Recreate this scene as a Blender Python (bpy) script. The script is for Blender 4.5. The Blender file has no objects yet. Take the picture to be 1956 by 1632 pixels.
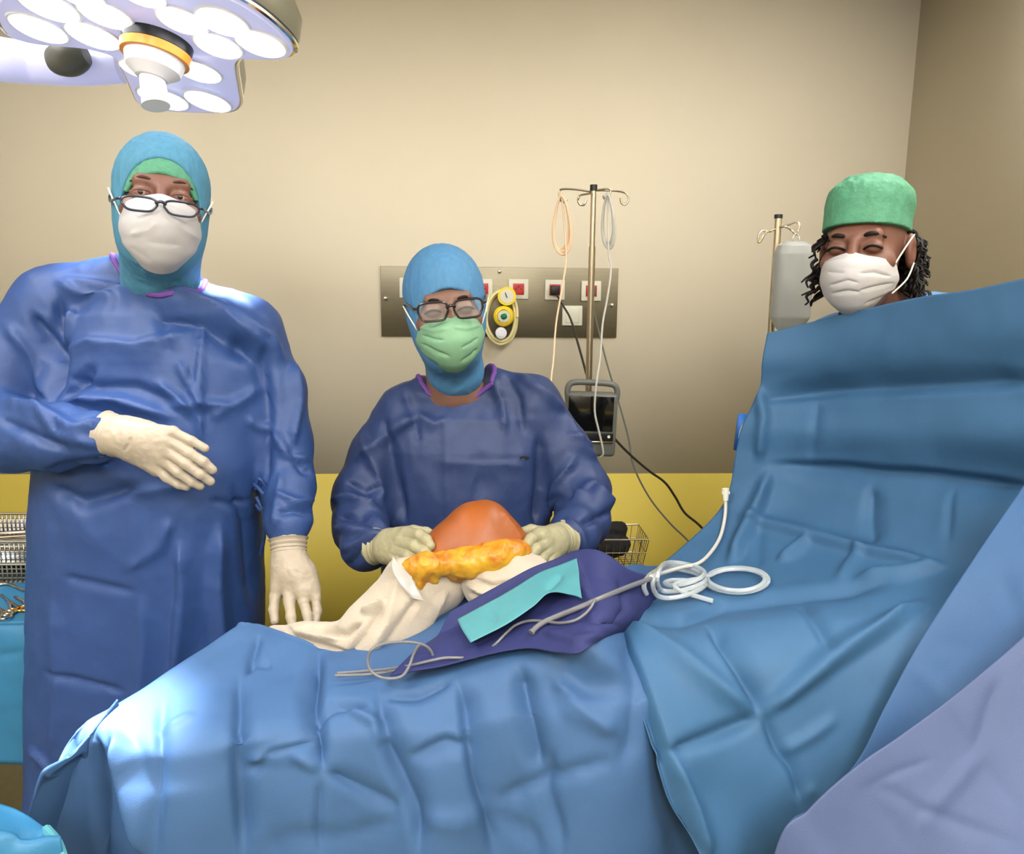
import bpy, bmesh, math, random
import numpy as np
from mathutils import Vector, Matrix, Euler, noise as mnoise
R = math.radians
random.seed(4); np.random.seed(4)
scene = bpy.context.scene
col = scene.collection

# ---------------------------------------------------------------- camera
FPX, W_, H_ = 1500.0, 1956.0, 1632.0
CAMP = Vector((0, 0, 1.62))
CROT = (Matrix.Rotation(R(-2.5), 3, 'Z') @ Matrix.Rotation(R(80), 3, 'X') @ Matrix.Rotation(R(0.5), 3, 'Z'))
cd = bpy.data.cameras.new('camera'); cam = bpy.data.objects.new('camera', cd); col.objects.link(cam)
cam.matrix_world = Matrix.Translation(CAMP) @ CROT.to_4x4()
cd.sensor_fit = 'HORIZONTAL'; cd.sensor_width = 36; cd.lens = FPX / W_ * 36; cd.clip_start = 0.02
scene.camera = cam
scene.view_settings.view_transform = 'Standard'; scene.view_settings.look = 'None'
scene.view_settings.gamma = 1; scene.view_settings.exposure = 0.44
scene.view_settings.use_curve_mapping = False
CR = np.array(CROT)

# ---------------------------------------------------------------- world and lights
wd = bpy.data.worlds.new('world'); scene.world = wd; wd.use_nodes = True
wd.node_tree.nodes['Background'].inputs[0].default_value = (1, .95, .88, 1)
wd.node_tree.nodes['Background'].inputs[1].default_value = .15
def area(name, loc, sx, sy, power, color, rot=(0, 0, 0)):
    l = bpy.data.lights.new(name, 'AREA'); l.shape = 'RECTANGLE'; l.size = sx; l.size_y = sy
    l.energy = power; l.color = color
    o = bpy.data.objects.new(name, l); o.location = loc; o.rotation_euler = rot; col.objects.link(o); return o
WARM = (1, .975, .93)
PANELS = [(1.2, 1.5, 20), (-1.4, 1.4, 13), (.7, -.5, 44), (-1.5, -.4, 52), (0.0, -1.95, 74)]
for i, (x, y, p) in enumerate(PANELS):
    area('ceiling_lamp', (x, y, 2.93), .58, 1.18, p, WARM)
def spot(name, loc, target, power, ang, blend, color, r=.04):
    l = bpy.data.lights.new(name, 'SPOT'); l.energy = power; l.spot_size = R(ang); l.spot_blend = blend
    l.color = color; l.shadow_soft_size = r
    o = bpy.data.objects.new(name, l); o.location = loc
    o.rotation_euler = (Vector(target) - Vector(loc)).to_track_quat('-Z', 'Y').to_euler(); col.objects.link(o); return o

# ---------------------------------------------------------------- pixel <-> world
def ray(px, py):
    v = CR @ np.array([(px - W_/2)/FPX, -(py - H_/2)/FPX, -1.0]); return v
def P(px, py, Y):
    v = ray(px, py); t = Y / v[1]; return Vector((v[0]*t, Y, CAMP.z + v[2]*t))
def PZ(px, py, z):
    v = ray(px, py); t = (z - CAMP.z)/v[2]; return Vector((v[0]*t, v[1]*t, z))
def PP(px, py, c, n):          # on a plane
    v = Vector(ray(px, py)); t = (c - CAMP).dot(n)/v.dot(n); return CAMP + v*t
def proj(co):                  # (N,3) -> px
    q = (co - np.array(CAMP)) @ CR
    return np.stack([W_/2 + FPX*q[:, 0]/-q[:, 2], H_/2 - FPX*q[:, 1]/-q[:, 2]], 1)

# ---------------------------------------------------------------- materials
def rgb(r, g, b):
    f = lambda c: (c/255/12.92) if c/255 <= .04045 else ((c/255 + .055)/1.055)**2.4
    return (f(r), f(g), f(b), 1)
def mat(name, color, rough=.6, metal=0, var=.0, vscale=8, bump=0, bscale=200, spec=.5, trans=0, emis=None, es=0, alpha=1, sheen=0, sss=0, stretch=None, ior=1.45, btype='noise'):
    m = bpy.data.materials.new(name); m.use_nodes = True; nt = m.node_tree; b = nt.nodes['Principled BSDF']
    c = color if len(color) == 4 else (*color, 1)
    b.inputs['Base Color'].default_value = c; b.inputs['Roughness'].default_value = rough
    b.inputs['Metallic'].default_value = metal; b.inputs['Specular IOR Level'].default_value = spec
    b.inputs['Transmission Weight'].default_value = trans; b.inputs['Alpha'].default_value = alpha
    b.inputs['IOR'].default_value = ior
    if sheen: b.inputs['Sheen Weight'].default_value = sheen
    if sss:
        b.inputs['Subsurface Weight'].default_value = sss; b.inputs['Subsurface Radius'].default_value = (.01, .004, .002)
    if emis: b.inputs['Emission Color'].default_value = emis; b.inputs['Emission Strength'].default_value = es
    tc = nt.nodes.new('ShaderNodeTexCoord'); src = tc.outputs['Object']
    if stretch:
        mp = nt.nodes.new('ShaderNodeMapping'); mp.inputs['Scale'].default_value = stretch
        nt.links.new(src, mp.inputs['Vector']); src = mp.outputs['Vector']
    if var:
        n = nt.nodes.new('ShaderNodeTexNoise'); n.inputs['Scale'].default_value = vscale; n.inputs['Detail'].default_value = 5
        nt.links.new(src, n.inputs['Vector'])
        r = nt.nodes.new('ShaderNodeValToRGB'); r.color_ramp.elements[0].position = .3; r.color_ramp.elements[1].position = .7
        r.color_ramp.elements[0].color = (*[v*(1 - var) for v in c[:3]], 1)
        r.color_ramp.elements[1].color = (*[min(1, v*(1 + var)) for v in c[:3]], 1)
        nt.links.new(n.outputs['Fac'], r.inputs['Fac']); nt.links.new(r.outputs['Color'], b.inputs['Base Color'])
    if bump:
        n = nt.nodes.new('ShaderNodeTexNoise'); n.inputs['Scale'].default_value = bscale; n.inputs['Detail'].default_value = 3
        nt.links.new(src, n.inputs['Vector'])
        bp = nt.nodes.new('ShaderNodeBump'); bp.inputs['Strength'].default_value = bump; bp.inputs['Distance'].default_value = .003
        nt.links.new(n.outputs['Fac'], bp.inputs['Height']); nt.links.new(bp.outputs['Normal'], b.inputs['Normal'])
    return m
M = {}
M['wall'] = mat('wall_paint', rgb(226, 217, 198), .75, var=.02, vscale=2, bump=.05, bscale=120)
M['yellow'] = mat('yellow_paint', rgb(204, 184, 84), .6, var=.03, vscale=2, bump=.05, bscale=120)
M['ceiling'] = mat('ceiling_paint', rgb(235, 232, 222), .8, var=.02)
M['floor'] = mat('grey_vinyl', rgb(160, 158, 144), .4, var=.1, vscale=30)
M['drape'] = mat('blue_nonwoven', rgb(88, 134, 194), .62, var=.05, vscale=14, bump=.12, bscale=500, spec=.35)
M['drape_b'] = mat('blue_nonwoven_sheet', rgb(72, 122, 170), .62, var=.05, vscale=14, bump=.12, bscale=500, spec=.35)
M['drape_c'] = mat('lavender_nonwoven', rgb(98, 116, 164), .6, var=.05, vscale=14, bump=.12, bscale=500, spec=.35)
M['navy'] = mat('navy_absorbent', rgb(62, 70, 136), .7, var=.06, vscale=14, bump=.2, bscale=400, spec=.3)
M['turq'] = mat('turquoise_adhesive', rgb(108, 194, 206), .35, var=.05, vscale=25, bump=.1, bscale=90)
M['tabledrape'] = mat('table_cover_blue', rgb(60, 150, 205), .5, var=.04, vscale=10, bump=.1, bscale=300)
M['gown_l'] = mat('blue_gown_fabric', rgb(60, 96, 168), .5, var=.06, vscale=10, bump=.15, bscale=450, spec=.45)
M['gown_m'] = mat('dark_blue_gown_fabric', rgb(54, 76, 132), .52, var=.06, vscale=10, bump=.15, bscale=450, spec=.4)
M['purple'] = mat('purple_binding', rgb(128, 78, 178), .6, bump=.2, bscale=300)
M['hood_l'] = mat('aqua_nonwoven', rgb(84, 156, 190), .7, var=.08, vscale=60, bump=.35, bscale=260, stretch=(3, 3, 1))
M['hood_m'] = mat('sky_blue_nonwoven', rgb(88, 152, 204), .7, var=.08, vscale=60, bump=.35, bscale=260, stretch=(3, 3, 1))
M['green'] = mat('green_nonwoven', rgb(98, 178, 140), .7, var=.12, vscale=70, bump=.5, bscale=180)
M['mask_w'] = mat('white_mask', rgb(226, 222, 224), .75, var=.02, vscale=30, bump=.15, bscale=400)
M['mask_g'] = mat('green_mask', rgb(158, 214, 172), .7, var=.05, vscale=30, bump=.15, bscale=400)
M['scrub'] = mat('blue_scrub', rgb(96, 148, 200), .75, var=.05, vscale=20, bump=.2, bscale=400)
M['glove_l'] = mat('ivory_latex', rgb(222, 206, 184), .5, var=.05, vscale=45, bump=.25, bscale=110, sss=.1)
M['glove_m'] = mat('cream_latex', rgb(208, 200, 160), .5, var=.05, vscale=45, bump=.25, bscale=110, sss=.1)
M['skin'] = mat('skin', rgb(196, 142, 120), .5, var=.08, vscale=40, bump=.1, bscale=200, sss=.15)
M['skin_tan'] = mat('tanned_skin', rgb(176, 118, 98), .5, var=.1, vscale=40, bump=.1, bscale=200, sss=.15)
M['brow'] = mat('brow_hair', rgb(78, 48, 38), .8)
M['hair'] = mat('dark_hair', rgb(18, 13, 11), .6, spec=.25)
M['eye'] = mat('eye_white', rgb(140, 118, 108), .2)
M['iris'] = mat('dark_iris', rgb(40, 28, 20), .15)
M['frame'] = mat('dark_frame', rgb(28, 34, 48), .25, spec=.6)
M['frame_m'] = mat('brown_black_frame', rgb(30, 22, 20), .25, spec=.6)
M['silver'] = mat('silver_metal', rgb(225, 225, 225), .2, metal=1)
M['steel'] = mat('brushed_steel', rgb(122, 116, 100), .38, metal=1, var=.05, vscale=6, bump=.05, bscale=60, stretch=(1, 1, 20))
M['pole'] = mat('pole_steel', rgb(196, 184, 162), .28, metal=1)
M['instr'] = mat('instrument_steel', rgb(190, 186, 180), .22, metal=1)
M['gold'] = mat('gold_handle', rgb(214, 168, 90), .25, metal=1)
M['white'] = mat('white_plastic', rgb(232, 230, 214), .4)
M['red'] = mat('red_socket', rgb(176, 32, 40), .35)
M['blackp'] = mat('black_plastic', rgb(22, 22, 22), .35)
M['screen'] = mat('monitor_glass', rgb(14, 14, 14), .08)
M['greyp'] = mat('grey_plastic', rgb(92, 94, 90), .45)
M['yell'] = mat('yellow_plastic', rgb(238, 208, 40), .35)
M['dgreen'] = mat('green_knob', rgb(16, 120, 90), .35)
M['chrome'] = mat('chrome', rgb(240, 240, 235), .1, metal=1)
M['cream_tube'] = mat('cream_hose', rgb(224, 214, 160), .35, spec=.5)
M['grey_cable'] = mat('grey_cable', rgb(104, 104, 108), .4)
M['white_tube'] = mat('white_tube', rgb(226, 224, 216), .35)
M['orange_cable'] = mat('salmon_cable', rgb(222, 190, 158), .4)
M['clear'] = mat('clear_tubing', rgb(232, 238, 240), .12, trans=.70, ior=1.3, spec=.8)
M['bottle'] = mat('frosted_bottle', rgb(205, 208, 206), .25, trans=.45, ior=1.2)
M['stock'] = mat('cream_stockinette', rgb(240, 224, 202), .85, var=.04, vscale=30, bump=.35, bscale=240, sheen=.2)
M['orange'] = mat('iodine_film', rgb(200, 106, 34), .45, var=.12, vscale=22, bump=.15, bscale=60, spec=.5)
M['yorange'] = mat('iodine_film_edge', rgb(238, 172, 34), .4, var=.22, vscale=28, bump=.4, bscale=60)
M['film'] = mat('clear_film', rgb(236, 232, 228), .25, alpha=.55)
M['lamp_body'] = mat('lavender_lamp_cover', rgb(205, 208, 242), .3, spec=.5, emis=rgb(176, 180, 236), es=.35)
M['lamp_shell'] = mat('olive_lamp_shell', rgb(110, 108, 92), .3)
M['lamp_white'] = mat('white_lamp_plastic', rgb(225, 225, 235), .3)
M['lampglow'] = mat('led_lens', rgb(255, 255, 255), .2, emis=(.93, .95, 1, 1), es=5)
M['orange_ring'] = mat('orange_ring', rgb(240, 150, 50), .35)
M['panelglow'] = mat('ceiling_diffuser', rgb(255, 250, 235), .5, emis=(*WARM, 1), es=3)
M['lens'] = mat('spectacle_lens', rgb(255, 255, 255), .05, alpha=.05, spec=.15)
M['black_cable'] = mat('black_cable', rgb(38, 34, 30), .5)
M['dkcloth'] = mat('black_cloth', rgb(20, 20, 20), .9)

for k_, f_ in dict(drape=.40, drape_b=.49, drape_c=.45, navy=.42, turq=.46, gown_l=.46, gown_m=.46, hood_l=.54, hood_m=.58, green=.50, mask_w=.50, mask_g=.50, glove_l=.45, glove_m=.44,
                   skin=.30, skin_tan=.33, stock=.46, orange=.44, yorange=.5, scrub=.56, tabledrape=.45, white=.8, purple=.5, film=.6, white_tube=.6, bottle=.7).items():
    nt_ = M[k_].node_tree; b_ = nt_.nodes['Principled BSDF'].inputs['Base Color']
    b_.default_value = (*[v*f_ for v in b_.default_value[:3]], 1)
    for n_ in nt_.nodes:
        if n_.type == 'VALTORGB':
            for e_ in n_.color_ramp.elements: e_.color = (*[v*f_ for v in e_.color[:3]], 1)
_r = [n for n in M['yorange'].node_tree.nodes if n.type == 'VALTORGB'][0].color_ramp
_r.elements[0].position = .34; _r.elements[1].position = .56; _r.elements[0].color = rgb(166, 98, 22); _r.elements[1].color = rgb(184, 140, 34)

# ---------------------------------------------------------------- object helpers
def link(name, me, m, parent=None, smooth=True):
    o = bpy.data.objects.new(name, me); col.objects.link(o)
    if m is not None and not me.materials: me.materials.append(m)
    if parent is not None: o.parent = parent; o.matrix_parent_inverse = parent.matrix_world.inverted()
    if smooth: me.polygons.foreach_set('use_smooth', [True]*len(me.polygons))
    return o
def empty(name, loc, label=None, cat=None, group=None):
    o = bpy.data.objects.new(name, None); o.location = loc; col.objects.link(o); o.empty_display_size = .05
    o.matrix_world = Matrix.Translation(Vector(loc))
    if label: tag(o, label, cat, group)
    return o
def tag(o, label, cat, group=None, kind=None):
    o['label'] = label; o['category'] = cat
    if group: o['group'] = group
    if kind: o['kind'] = kind
    return o
def from_arrays(name, v, f):
    me = bpy.data.meshes.new(name); v = np.asarray(v, dtype=np.float32); f = np.asarray(f, dtype=np.int32)
    k = f.shape[1]
    me.vertices.add(len(v)); me.vertices.foreach_set('co', v.ravel())
    me.loops.add(f.size); me.loops.foreach_set('vertex_index', f.ravel())
    me.polygons.add(len(f)); me.polygons.foreach_set('loop_start', np.arange(0, f.size, k, dtype=np.int32))
    me.polygons.foreach_set('loop_total', np.full(len(f), k, dtype=np.int32))
    me.update(calc_edges=True); me.validate(); return me
class MB:
    def __init__(s): s.bm = bmesh.new()
    def box(s, c, d, rot=None, bev=.0):
        r = bmesh.ops.create_cube(s.bm, size=1)['verts']
        mt = Matrix.Translation(Vector(c)) @ (rot.to_4x4() if rot is not None else Matrix.Identity(4)) @ Matrix.Diagonal((*d, 1))
        bmesh.ops.transform(s.bm, matrix=mt, verts=r)
        if bev:
            es = list({e for v in r for e in v.link_edges}); bmesh.ops.bevel(s.bm, geom=es, offset=bev, segments=3, affect='EDGES', profile=.5)
        return s
    def cyl(s, a, b, r1, r2=None, seg=24, cap=True):
        a, b = Vector(a), Vector(b); r2 = r1 if r2 is None else r2; d = b - a
        r = bmesh.ops.create_cone(s.bm, cap_ends=cap, segments=seg, radius1=r1, radius2=r2, depth=d.length)['verts']
        mt = Matrix.Translation((a + b)/2) @ d.to_track_quat('Z', 'Y').to_matrix().to_4x4()
        bmesh.ops.transform(s.bm, matrix=mt, verts=r); return s
    def sph(s, c, r, sc=(1, 1, 1), seg=20):
        q = bmesh.ops.create_uvsphere(s.bm, u_segments=seg, v_segments=seg//2 + 2, radius=r)['verts']
        bmesh.ops.transform(s.bm, matrix=Matrix.Translation(Vector(c)) @ Matrix.Diagonal((*sc, 1)), verts=q); return s
    def tube(s, pts, r, n=None, seg=10, closed=False, smooth=True):
        pts = [Vector(p) for p in pts]
        if smooth: pts = crom(pts, n or 8, closed)
        rr = r if callable(r) else (lambda t: r)
        N = len(pts); rings = []; up = None
        for i, p in enumerate(pts):
            if closed: t = (pts[(i+1) % N] - pts[i-1])
            else: t = pts[min(i+1, N-1)] - pts[max(i-1, 0)]
            t = t.normalized() if t.length > 1e-9 else Vector((0, 0, 1))
            if up is None: up = t.orthogonal().normalized()
            up = (up - t*up.dot(t)); up = up.normalized() if up.length > 1e-6 else t.orthogonal().normalized()
            sd = t.cross(up); ra = rr(i/(N-1))
            rings.append([s.bm.verts.new(p + (up*math.cos(a) + sd*math.sin(a))*ra) for a in [2*math.pi*k/seg for k in range(seg)]])
        for i in range(N if closed else N-1):
            A, B = rings[i], rings[(i+1) % N]
            for k in range(seg): s.bm.faces.new((A[k], A[(k+1) % seg], B[(k+1) % seg], B[k]))
        if not closed:
            s.bm.faces.new(rings[0][::-1]); s.bm.faces.new(rings[-1])
        return s
    def prism(s, poly, off):      # polygon of 3D points extruded by vector
        a = [s.bm.verts.new(Vector(p)) for p in poly]; b = [s.bm.verts.new(Vector(p) + off) for p in poly]
        s.bm.faces.new(a); s.bm.faces.new(b[::-1]); n = len(a)
        for i in range(n): s.bm.faces.new((a[i], b[i], b[(i+1) % n], a[(i+1) % n]))
        return s
    def build(s, name, m, parent=None, smooth=None, auto=35):
        bmesh.ops.recalc_face_normals(s.bm, faces=s.bm.faces)
        if smooth is None:
            for e in s.bm.edges:
                if len(e.link_faces) == 2 and e.calc_face_angle(0) > R(auto): e.smooth = False
            smooth = True
        me = bpy.data.meshes.new(name); s.bm.to_mesh(me); s.bm.free(); return link(name, me, m, parent, smooth)
def crom(pts, n, closed=False):
    out = []; N = len(pts)
    for i in range(N if closed else N-1):
        g = (lambda k: pts[k % N]) if closed else (lambda k: pts[min(max(k, 0), N-1)])
        p0, p1, p2, p3 = g(i-1), g(i), g(i+1), g(i+2)
        for j in range(n):
            t = j/n
            out.append(.5*((2*p1) + (p2-p0)*t + (2*p0 - 5*p1 + 4*p2 - p3)*t*t + (3*p1 - p0 - 3*p2 + p3)*t**3))
    if not closed: out.append(pts[-1])
    return out

# ---------------------------------------------------------------- distance-field modelling
def A_(v): return np.array(v, dtype=np.float32)
def rc(a, b, ra, rb=None):
    a, b = A_(a), A_(b); rb = ra if rb is None else rb
    def f(p):
        ba = b - a; h = np.clip(((p - a) @ ba)/max(1e-9, float(ba @ ba)), 0, 1)
        return np.linalg.norm(p - a - h[:, None]*ba, axis=1) - (ra + (rb - ra)*h)
    return f
def chain(pts, rs, k=.02):
    return U([rc(pts[i], pts[i+1], rs[i], rs[i+1]) for i in range(len(pts)-1)], k)
def ell(c, r, rot=None):
    c, r = A_(c), A_(r); rm = None if rot is None else np.array(rot, dtype=np.float32)
    def f(p):
        q = p - c
        if rm is not None: q = q @ rm
        k0 = np.linalg.norm(q/r, axis=1); k1 = np.linalg.norm(q/(r*r), axis=1) + 1e-6
        return k0*(k0 - 1)/k1
    return f
def stack(zs, cx, cy, a, b, pw=2.3):
    def f(p):
        z = p[:, 2]; X = np.interp(z, zs, cx); Y = np.interp(z, zs, cy); aa = np.interp(z, zs, a); bb = np.interp(z, zs, b)
        s = (np.abs((p[:, 0]-X)/aa)**pw + np.abs((p[:, 1]-Y)/bb)**pw)**(1/pw)
        d = (s - 1)*np.minimum(aa, bb)
        return np.maximum(d, np.maximum(zs[0] - z, z - zs[-1]))
    return f
def smin(a, b, k):
    h = np.clip(.5 + .5*(b - a)/k, 0, 1); return b*(1-h) + a*h - k*h*(1-h)
def U(fs, k=.02):
    def f(p):
        d = fs[0](p)
        for g in fs[1:]: d = smin(d, g(p), k)
        return d
    return f
def sub(f, g, k=.01):
    return lambda p: -smin(-f(p), g(p), k)
def inter(f, g): return lambda p: np.maximum(f(p), g(p))
def off(f, d): return lambda p: f(p) - d
def loc(f, m):       # f defined in a local frame, m = 4x4 local->world (uniform scale)
    inv = np.array(m.inverted(), dtype=np.float32); s = m.to_scale()[0]
    return lambda p: f(p @ inv[:3, :3].T + inv[:3, 3])*s
def mesh_sdf(f, lo, hi, h, name='m'):
    lo, hi = np.array(lo, float), np.array(hi, float); n = np.ceil((hi-lo)/h/4).astype(int)*4 + 4
    hc = h*4; nc = n//4
    ax = [lo[i] + (np.arange(nc[i]) + .5 - .125)*hc for i in range(3)]
    G = np.stack(np.meshgrid(*ax, indexing='ij'), -1).reshape(-1, 3).astype(np.float32)
    C = f(G).reshape(nc)
    V = np.repeat(np.repeat(np.repeat(C, 4, 0), 4, 1), 4, 2).astype(np.float32)
    mk = np.argwhere(np.abs(C) < hc*1.75)
    offs = np.stack(np.meshgrid(range(4), range(4), range(4), indexing='ij'), -1).reshape(-1, 3)
    for s in range(0, len(mk), 8000):
        idx = (mk[s:s+8000, None, :]*4 + offs[None]).reshape(-1, 3)
        V[idx[:, 0], idx[:, 1], idx[:, 2]] = f((lo + idx*h).astype(np.float32))
    S = V < 0
    c8 = np.zeros(tuple(np.array(S.shape)-1), np.int8)
    for dx in (0, 1):
        for dy in (0, 1):
            for dz in (0, 1):
                c8 += S[dx:S.shape[0]-1+dx, dy:S.shape[1]-1+dy, dz:S.shape[2]-1+dz]
    act = np.argwhere((c8 > 0) & (c8 < 8)); del c8
    idm = -np.ones(tuple(np.array(S.shape)-1), np.int32); idm[act[:, 0], act[:, 1], act[:, 2]] = np.arange(len(act))
    acc = np.zeros((len(act), 3)); cnt = np.zeros(len(act))
    cs = [(dx, dy, dz) for dx in (0, 1) for dy in (0, 1) for dz in (0, 1)]
    for a in cs:
        for b in cs:
            if sum(b) - sum(a) == 1 and all(b[i] >= a[i] for i in range(3)):
                va = V[act[:, 0]+a[0], act[:, 1]+a[1], act[:, 2]+a[2]]; vb = V[act[:, 0]+b[0], act[:, 1]+b[1], act[:, 2]+b[2]]
                m = (va < 0) != (vb < 0); t = np.where(m, va/(va - vb + 1e-12), 0)
                acc += np.where(m[:, None], np.array(a) + t[:, None]*(np.array(b) - np.array(a)), 0); cnt += m
    co = lo + (act + acc/cnt[:, None])*h
    faces = []
    for d in range(3):
        e1, e2 = [(1, 2), (2, 0), (0, 1)][d]
        sl0 = [slice(0, -1)]*3; sl1 = [slice(0, -1)]*3; sl1[d] = slice(1, None)
        sl0[e1] = sl1[e1] = slice(1, -1); sl0[e2] = sl1[e2] = slice(1, -1)
        A, B = S[tuple(sl0)], S[tuple(sl1)]
        for flag, q in ((1, A & ~B), (0, ~A & B)):
            ix = np.argwhere(q); ix[:, e1] += 1; ix[:, e2] += 1
            o1 = np.zeros(3, int); o1[e1] = 1; o2 = np.zeros(3, int); o2[e2] = 1
            g = lambda i: idm[i[:, 0], i[:, 1], i[:, 2]]
            fs = np.stack([g(ix-o1-o2), g(ix-o2), g(ix), g(ix-o1)], 1)
            if not flag: fs = fs[:, ::-1]
            faces.append(fs)
    F = np.concatenate(faces); F = F[(F >= 0).all(1)]
    for _ in range(2):
        p = co.astype(np.float32); d = f(p); e = h*.3
        g = np.stack([f(p + A_(np.eye(3)[i]*e)) - f(p - A_(np.eye(3)[i]*e)) for i in range(3)], 1)/(2*e)
        co = co - np.clip(d, -h, h)[:, None]*g/np.maximum((g*g).sum(1), .25)[:, None]*.8
    return from_arrays(name, co, F)
def vn(me):
    n = len(me.vertices); co = np.empty(n*3, np.float32); me.vertices.foreach_get('co', co)
    no = np.empty(n*3, np.float32); me.vertex_normals.foreach_get('vector', no)
    return co.reshape(-1, 3).astype(float), no.reshape(-1, 3).astype(float)
def setco(me, co): me.vertices.foreach_set('co', co.astype(np.float32).ravel()); me.update()
def crease(me, items, face=True, CK=1.4, sm=0):
    """fold the cloth: (polyline, height, left width, right width[, power]) — displaced along the normal"""
    co, no = vn(me); px = proj(co); D = np.zeros(len(co))
    vd = np.array(CAMP) - co; vd /= np.linalg.norm(vd, axis=1)[:, None]; fc = np.clip(((no*vd).sum(1) - .02)/.25, 0, 1) if face else 1
    for it in items:
        pl, amp, w1, w2 = it[:4]; pw = it[4] if len(it) > 4 else 1.7
        pl = np.array(pl, float); seg = pl[1:] - pl[:-1]; L = np.linalg.norm(seg, axis=1); cum = np.concatenate([[0], np.cumsum(L)])
        best = np.full(len(px), 1e9); sg = np.zeros(len(px)); tt = np.zeros(len(px))
        for i in range(len(seg)):
            q = px - pl[i]; t = np.clip((q @ seg[i])/(L[i]**2 + 1e-9), 0, 1)
            dd = q - t[:, None]*seg[i]; d = np.linalg.norm(dd, axis=1); m = d < best
            best = np.where(m, d, best); cr = seg[i][0]*q[:, 1] - seg[i][1]*q[:, 0]
            sg = np.where(m, cr, sg); tt = np.where(m, (cum[i] + t*L[i])/cum[-1], tt)
        w = np.where(sg < 0, w1, w2)*(.45 + .55*np.sin(np.pi*np.clip(tt, .0, 1))**.7)
        tp = np.clip(np.minimum(tt, 1-tt)*6 + .15, 0, 1)
        D += amp*CK*np.clip(1 - best/w, 0, 1)**pw*tp
    if sm:
        e = np.empty(len(me.edges)*2, np.int32); me.edges.foreach_get('vertices', e); e = e.reshape(-1, 2)
        for _ in range(sm):
            s = np.bincount(e[:, 0], D[e[:, 1]], len(co)) + np.bincount(e[:, 1], D[e[:, 0]], len(co)); c = np.bincount(e.ravel(), minlength=len(co))
            D = .4*D + .6*s/np.maximum(c, 1)
    setco(me, co + no*(D*fc)[:, None])
def wrinkle(me, amp, scale=(8, 8, 5), seed=0, ridged=True, mask=None):
    co, no = vn(me); s = Vector(scale); D = np.empty(len(co))
    for i, c in enumerate(co):
        v = Vector((c[0]*s.x + seed, c[1]*s.y, c[2]*s.z)); n = mnoise.noise(v) ; n2 = mnoise.noise(v*2.3)
        D[i] = ((.35 - abs(n)*1.4) + .4*(.3 - abs(n2))) if ridged else n + .4*n2
    if mask is not None: D *= mask(co)
    setco(me, co + no*(D*amp)[:, None])
def tuck(body, gown, keep):
    from mathutils.bvhtree import BVHTree
    t = BVHTree.FromPolygons([v.co for v in gown.data.vertices], [p.vertices[:] for p in gown.data.polygons])
    for v in body.data.vertices:
        if keep(v.co): continue
        p, n, i, d = t.find_nearest(v.co, .07)
        if p is not None and (v.co - p).dot(n) > -.010: v.co = p - n*.012
    body.data.update()
def snapring(o, pts, n=6):
    from mathutils.bvhtree import BVHTree
    t = BVHTree.FromPolygons([v.co for v in o.data.vertices], [p.vertices[:] for p in o.data.polygons])
    return [(t.find_nearest(p)[0] or p) for p in crom([Vector(q) for q in pts], n, True)]
def loft(rows, nu, nv):
    """surface through a grid of control points"""
    g = np.array([[list(p) for p in r] for r in rows], float)
    def cr(a, n):
        a = np.concatenate([2*a[:1]-a[1:2], a, 2*a[-1:]-a[-2:-1]]); out = []
        for i in range(1, len(a)-2):
            for j in range(n):
                t = j/n; p0, p1, p2, p3 = a[i-1], a[i], a[i+1], a[i+2]
                out.append(.5*(2*p1 + (p2-p0)*t + (2*p0-5*p1+4*p2-p3)*t*t + (3*p1-p0-3*p2+p3)*t**3))
        out.append(a[-2]); return np.array(out)
    g = cr(g, nv); g = cr(g.transpose(1, 0, 2), nu).transpose(1, 0, 2)
    n, m = g.shape[:2]; i, j = np.meshgrid(range(n-1), range(m-1), indexing='ij'); a = (i*m + j).ravel()
    return g.reshape(-1, 3), np.stack([a, a+1, a+m+1, a+m], 1)
def cloth(name, rows, m, nu, nv, creases=(), parent=None, noise_=0, thick=.0015, flip=False, ck=1.3, sm=3):
    v, f = loft(rows, nu, nv)
    if flip: f = f[:, ::-1]
    me = from_arrays(name, v, f)
    if creases: crease(me, creases, face=False, CK=ck, sm=sm)
    if noise_: wrinkle(me, noise_, (9, 9, 9), seed=3, ridged=False)
    o = link(name, me, m, parent)
    if thick:
        s = o.modifiers.new('hem', 'SOLIDIFY'); s.thickness = thick; s.offset = -1
    return o

# ================================================================ ROOM
YW, XR, XL, YB, ZC = 3.2, P(1732, 300, 3.2).x, -2.7, -2.6, 2.96
zy = P(978, 905, YW).z
def structure(o): o['kind'] = 'structure'; return o
structure(MB().box(((XL+XR)/2, (YW+YB)/2, -.05), (XR-XL+.2, YW-YB+.2, .1)).build('floor', M['floor']))
structure(MB().box(((XL+XR)/2, (YW+YB)/2, ZC+.05), (XR-XL+.2, YW-YB+.2, .1)).build('ceiling', M['ceiling']))
def wall(name, c, d):
    w = structure(MB().box((c[0], c[1], (ZC+zy)/2), (d[0], d[1], ZC-zy)).build(name, M['wall']))
    structure(MB().box((c[0], c[1], zy/2), (d[0], d[1], zy)).build(name+'_wainscot', M['yellow'], w))
    return w
wall('wall_back', ((XL+XR)/2, YW+.05), (XR-XL+.2, .1))
wall('wall_front', ((XL+XR)/2, YB-.05), (XR-XL+.2, .1))
wall('wall_left', (XL-.05, (YW+YB)/2), (.1, YW-YB))
wall('wall_right', (XR+.05, (YW+YB)/2), (.1, YW-YB))
structure(MB().box(((XL+XR)/2, YW-.006, .05), (XR-XL, .012, .1)).build('baseboard_back', M['greyp']))

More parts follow.
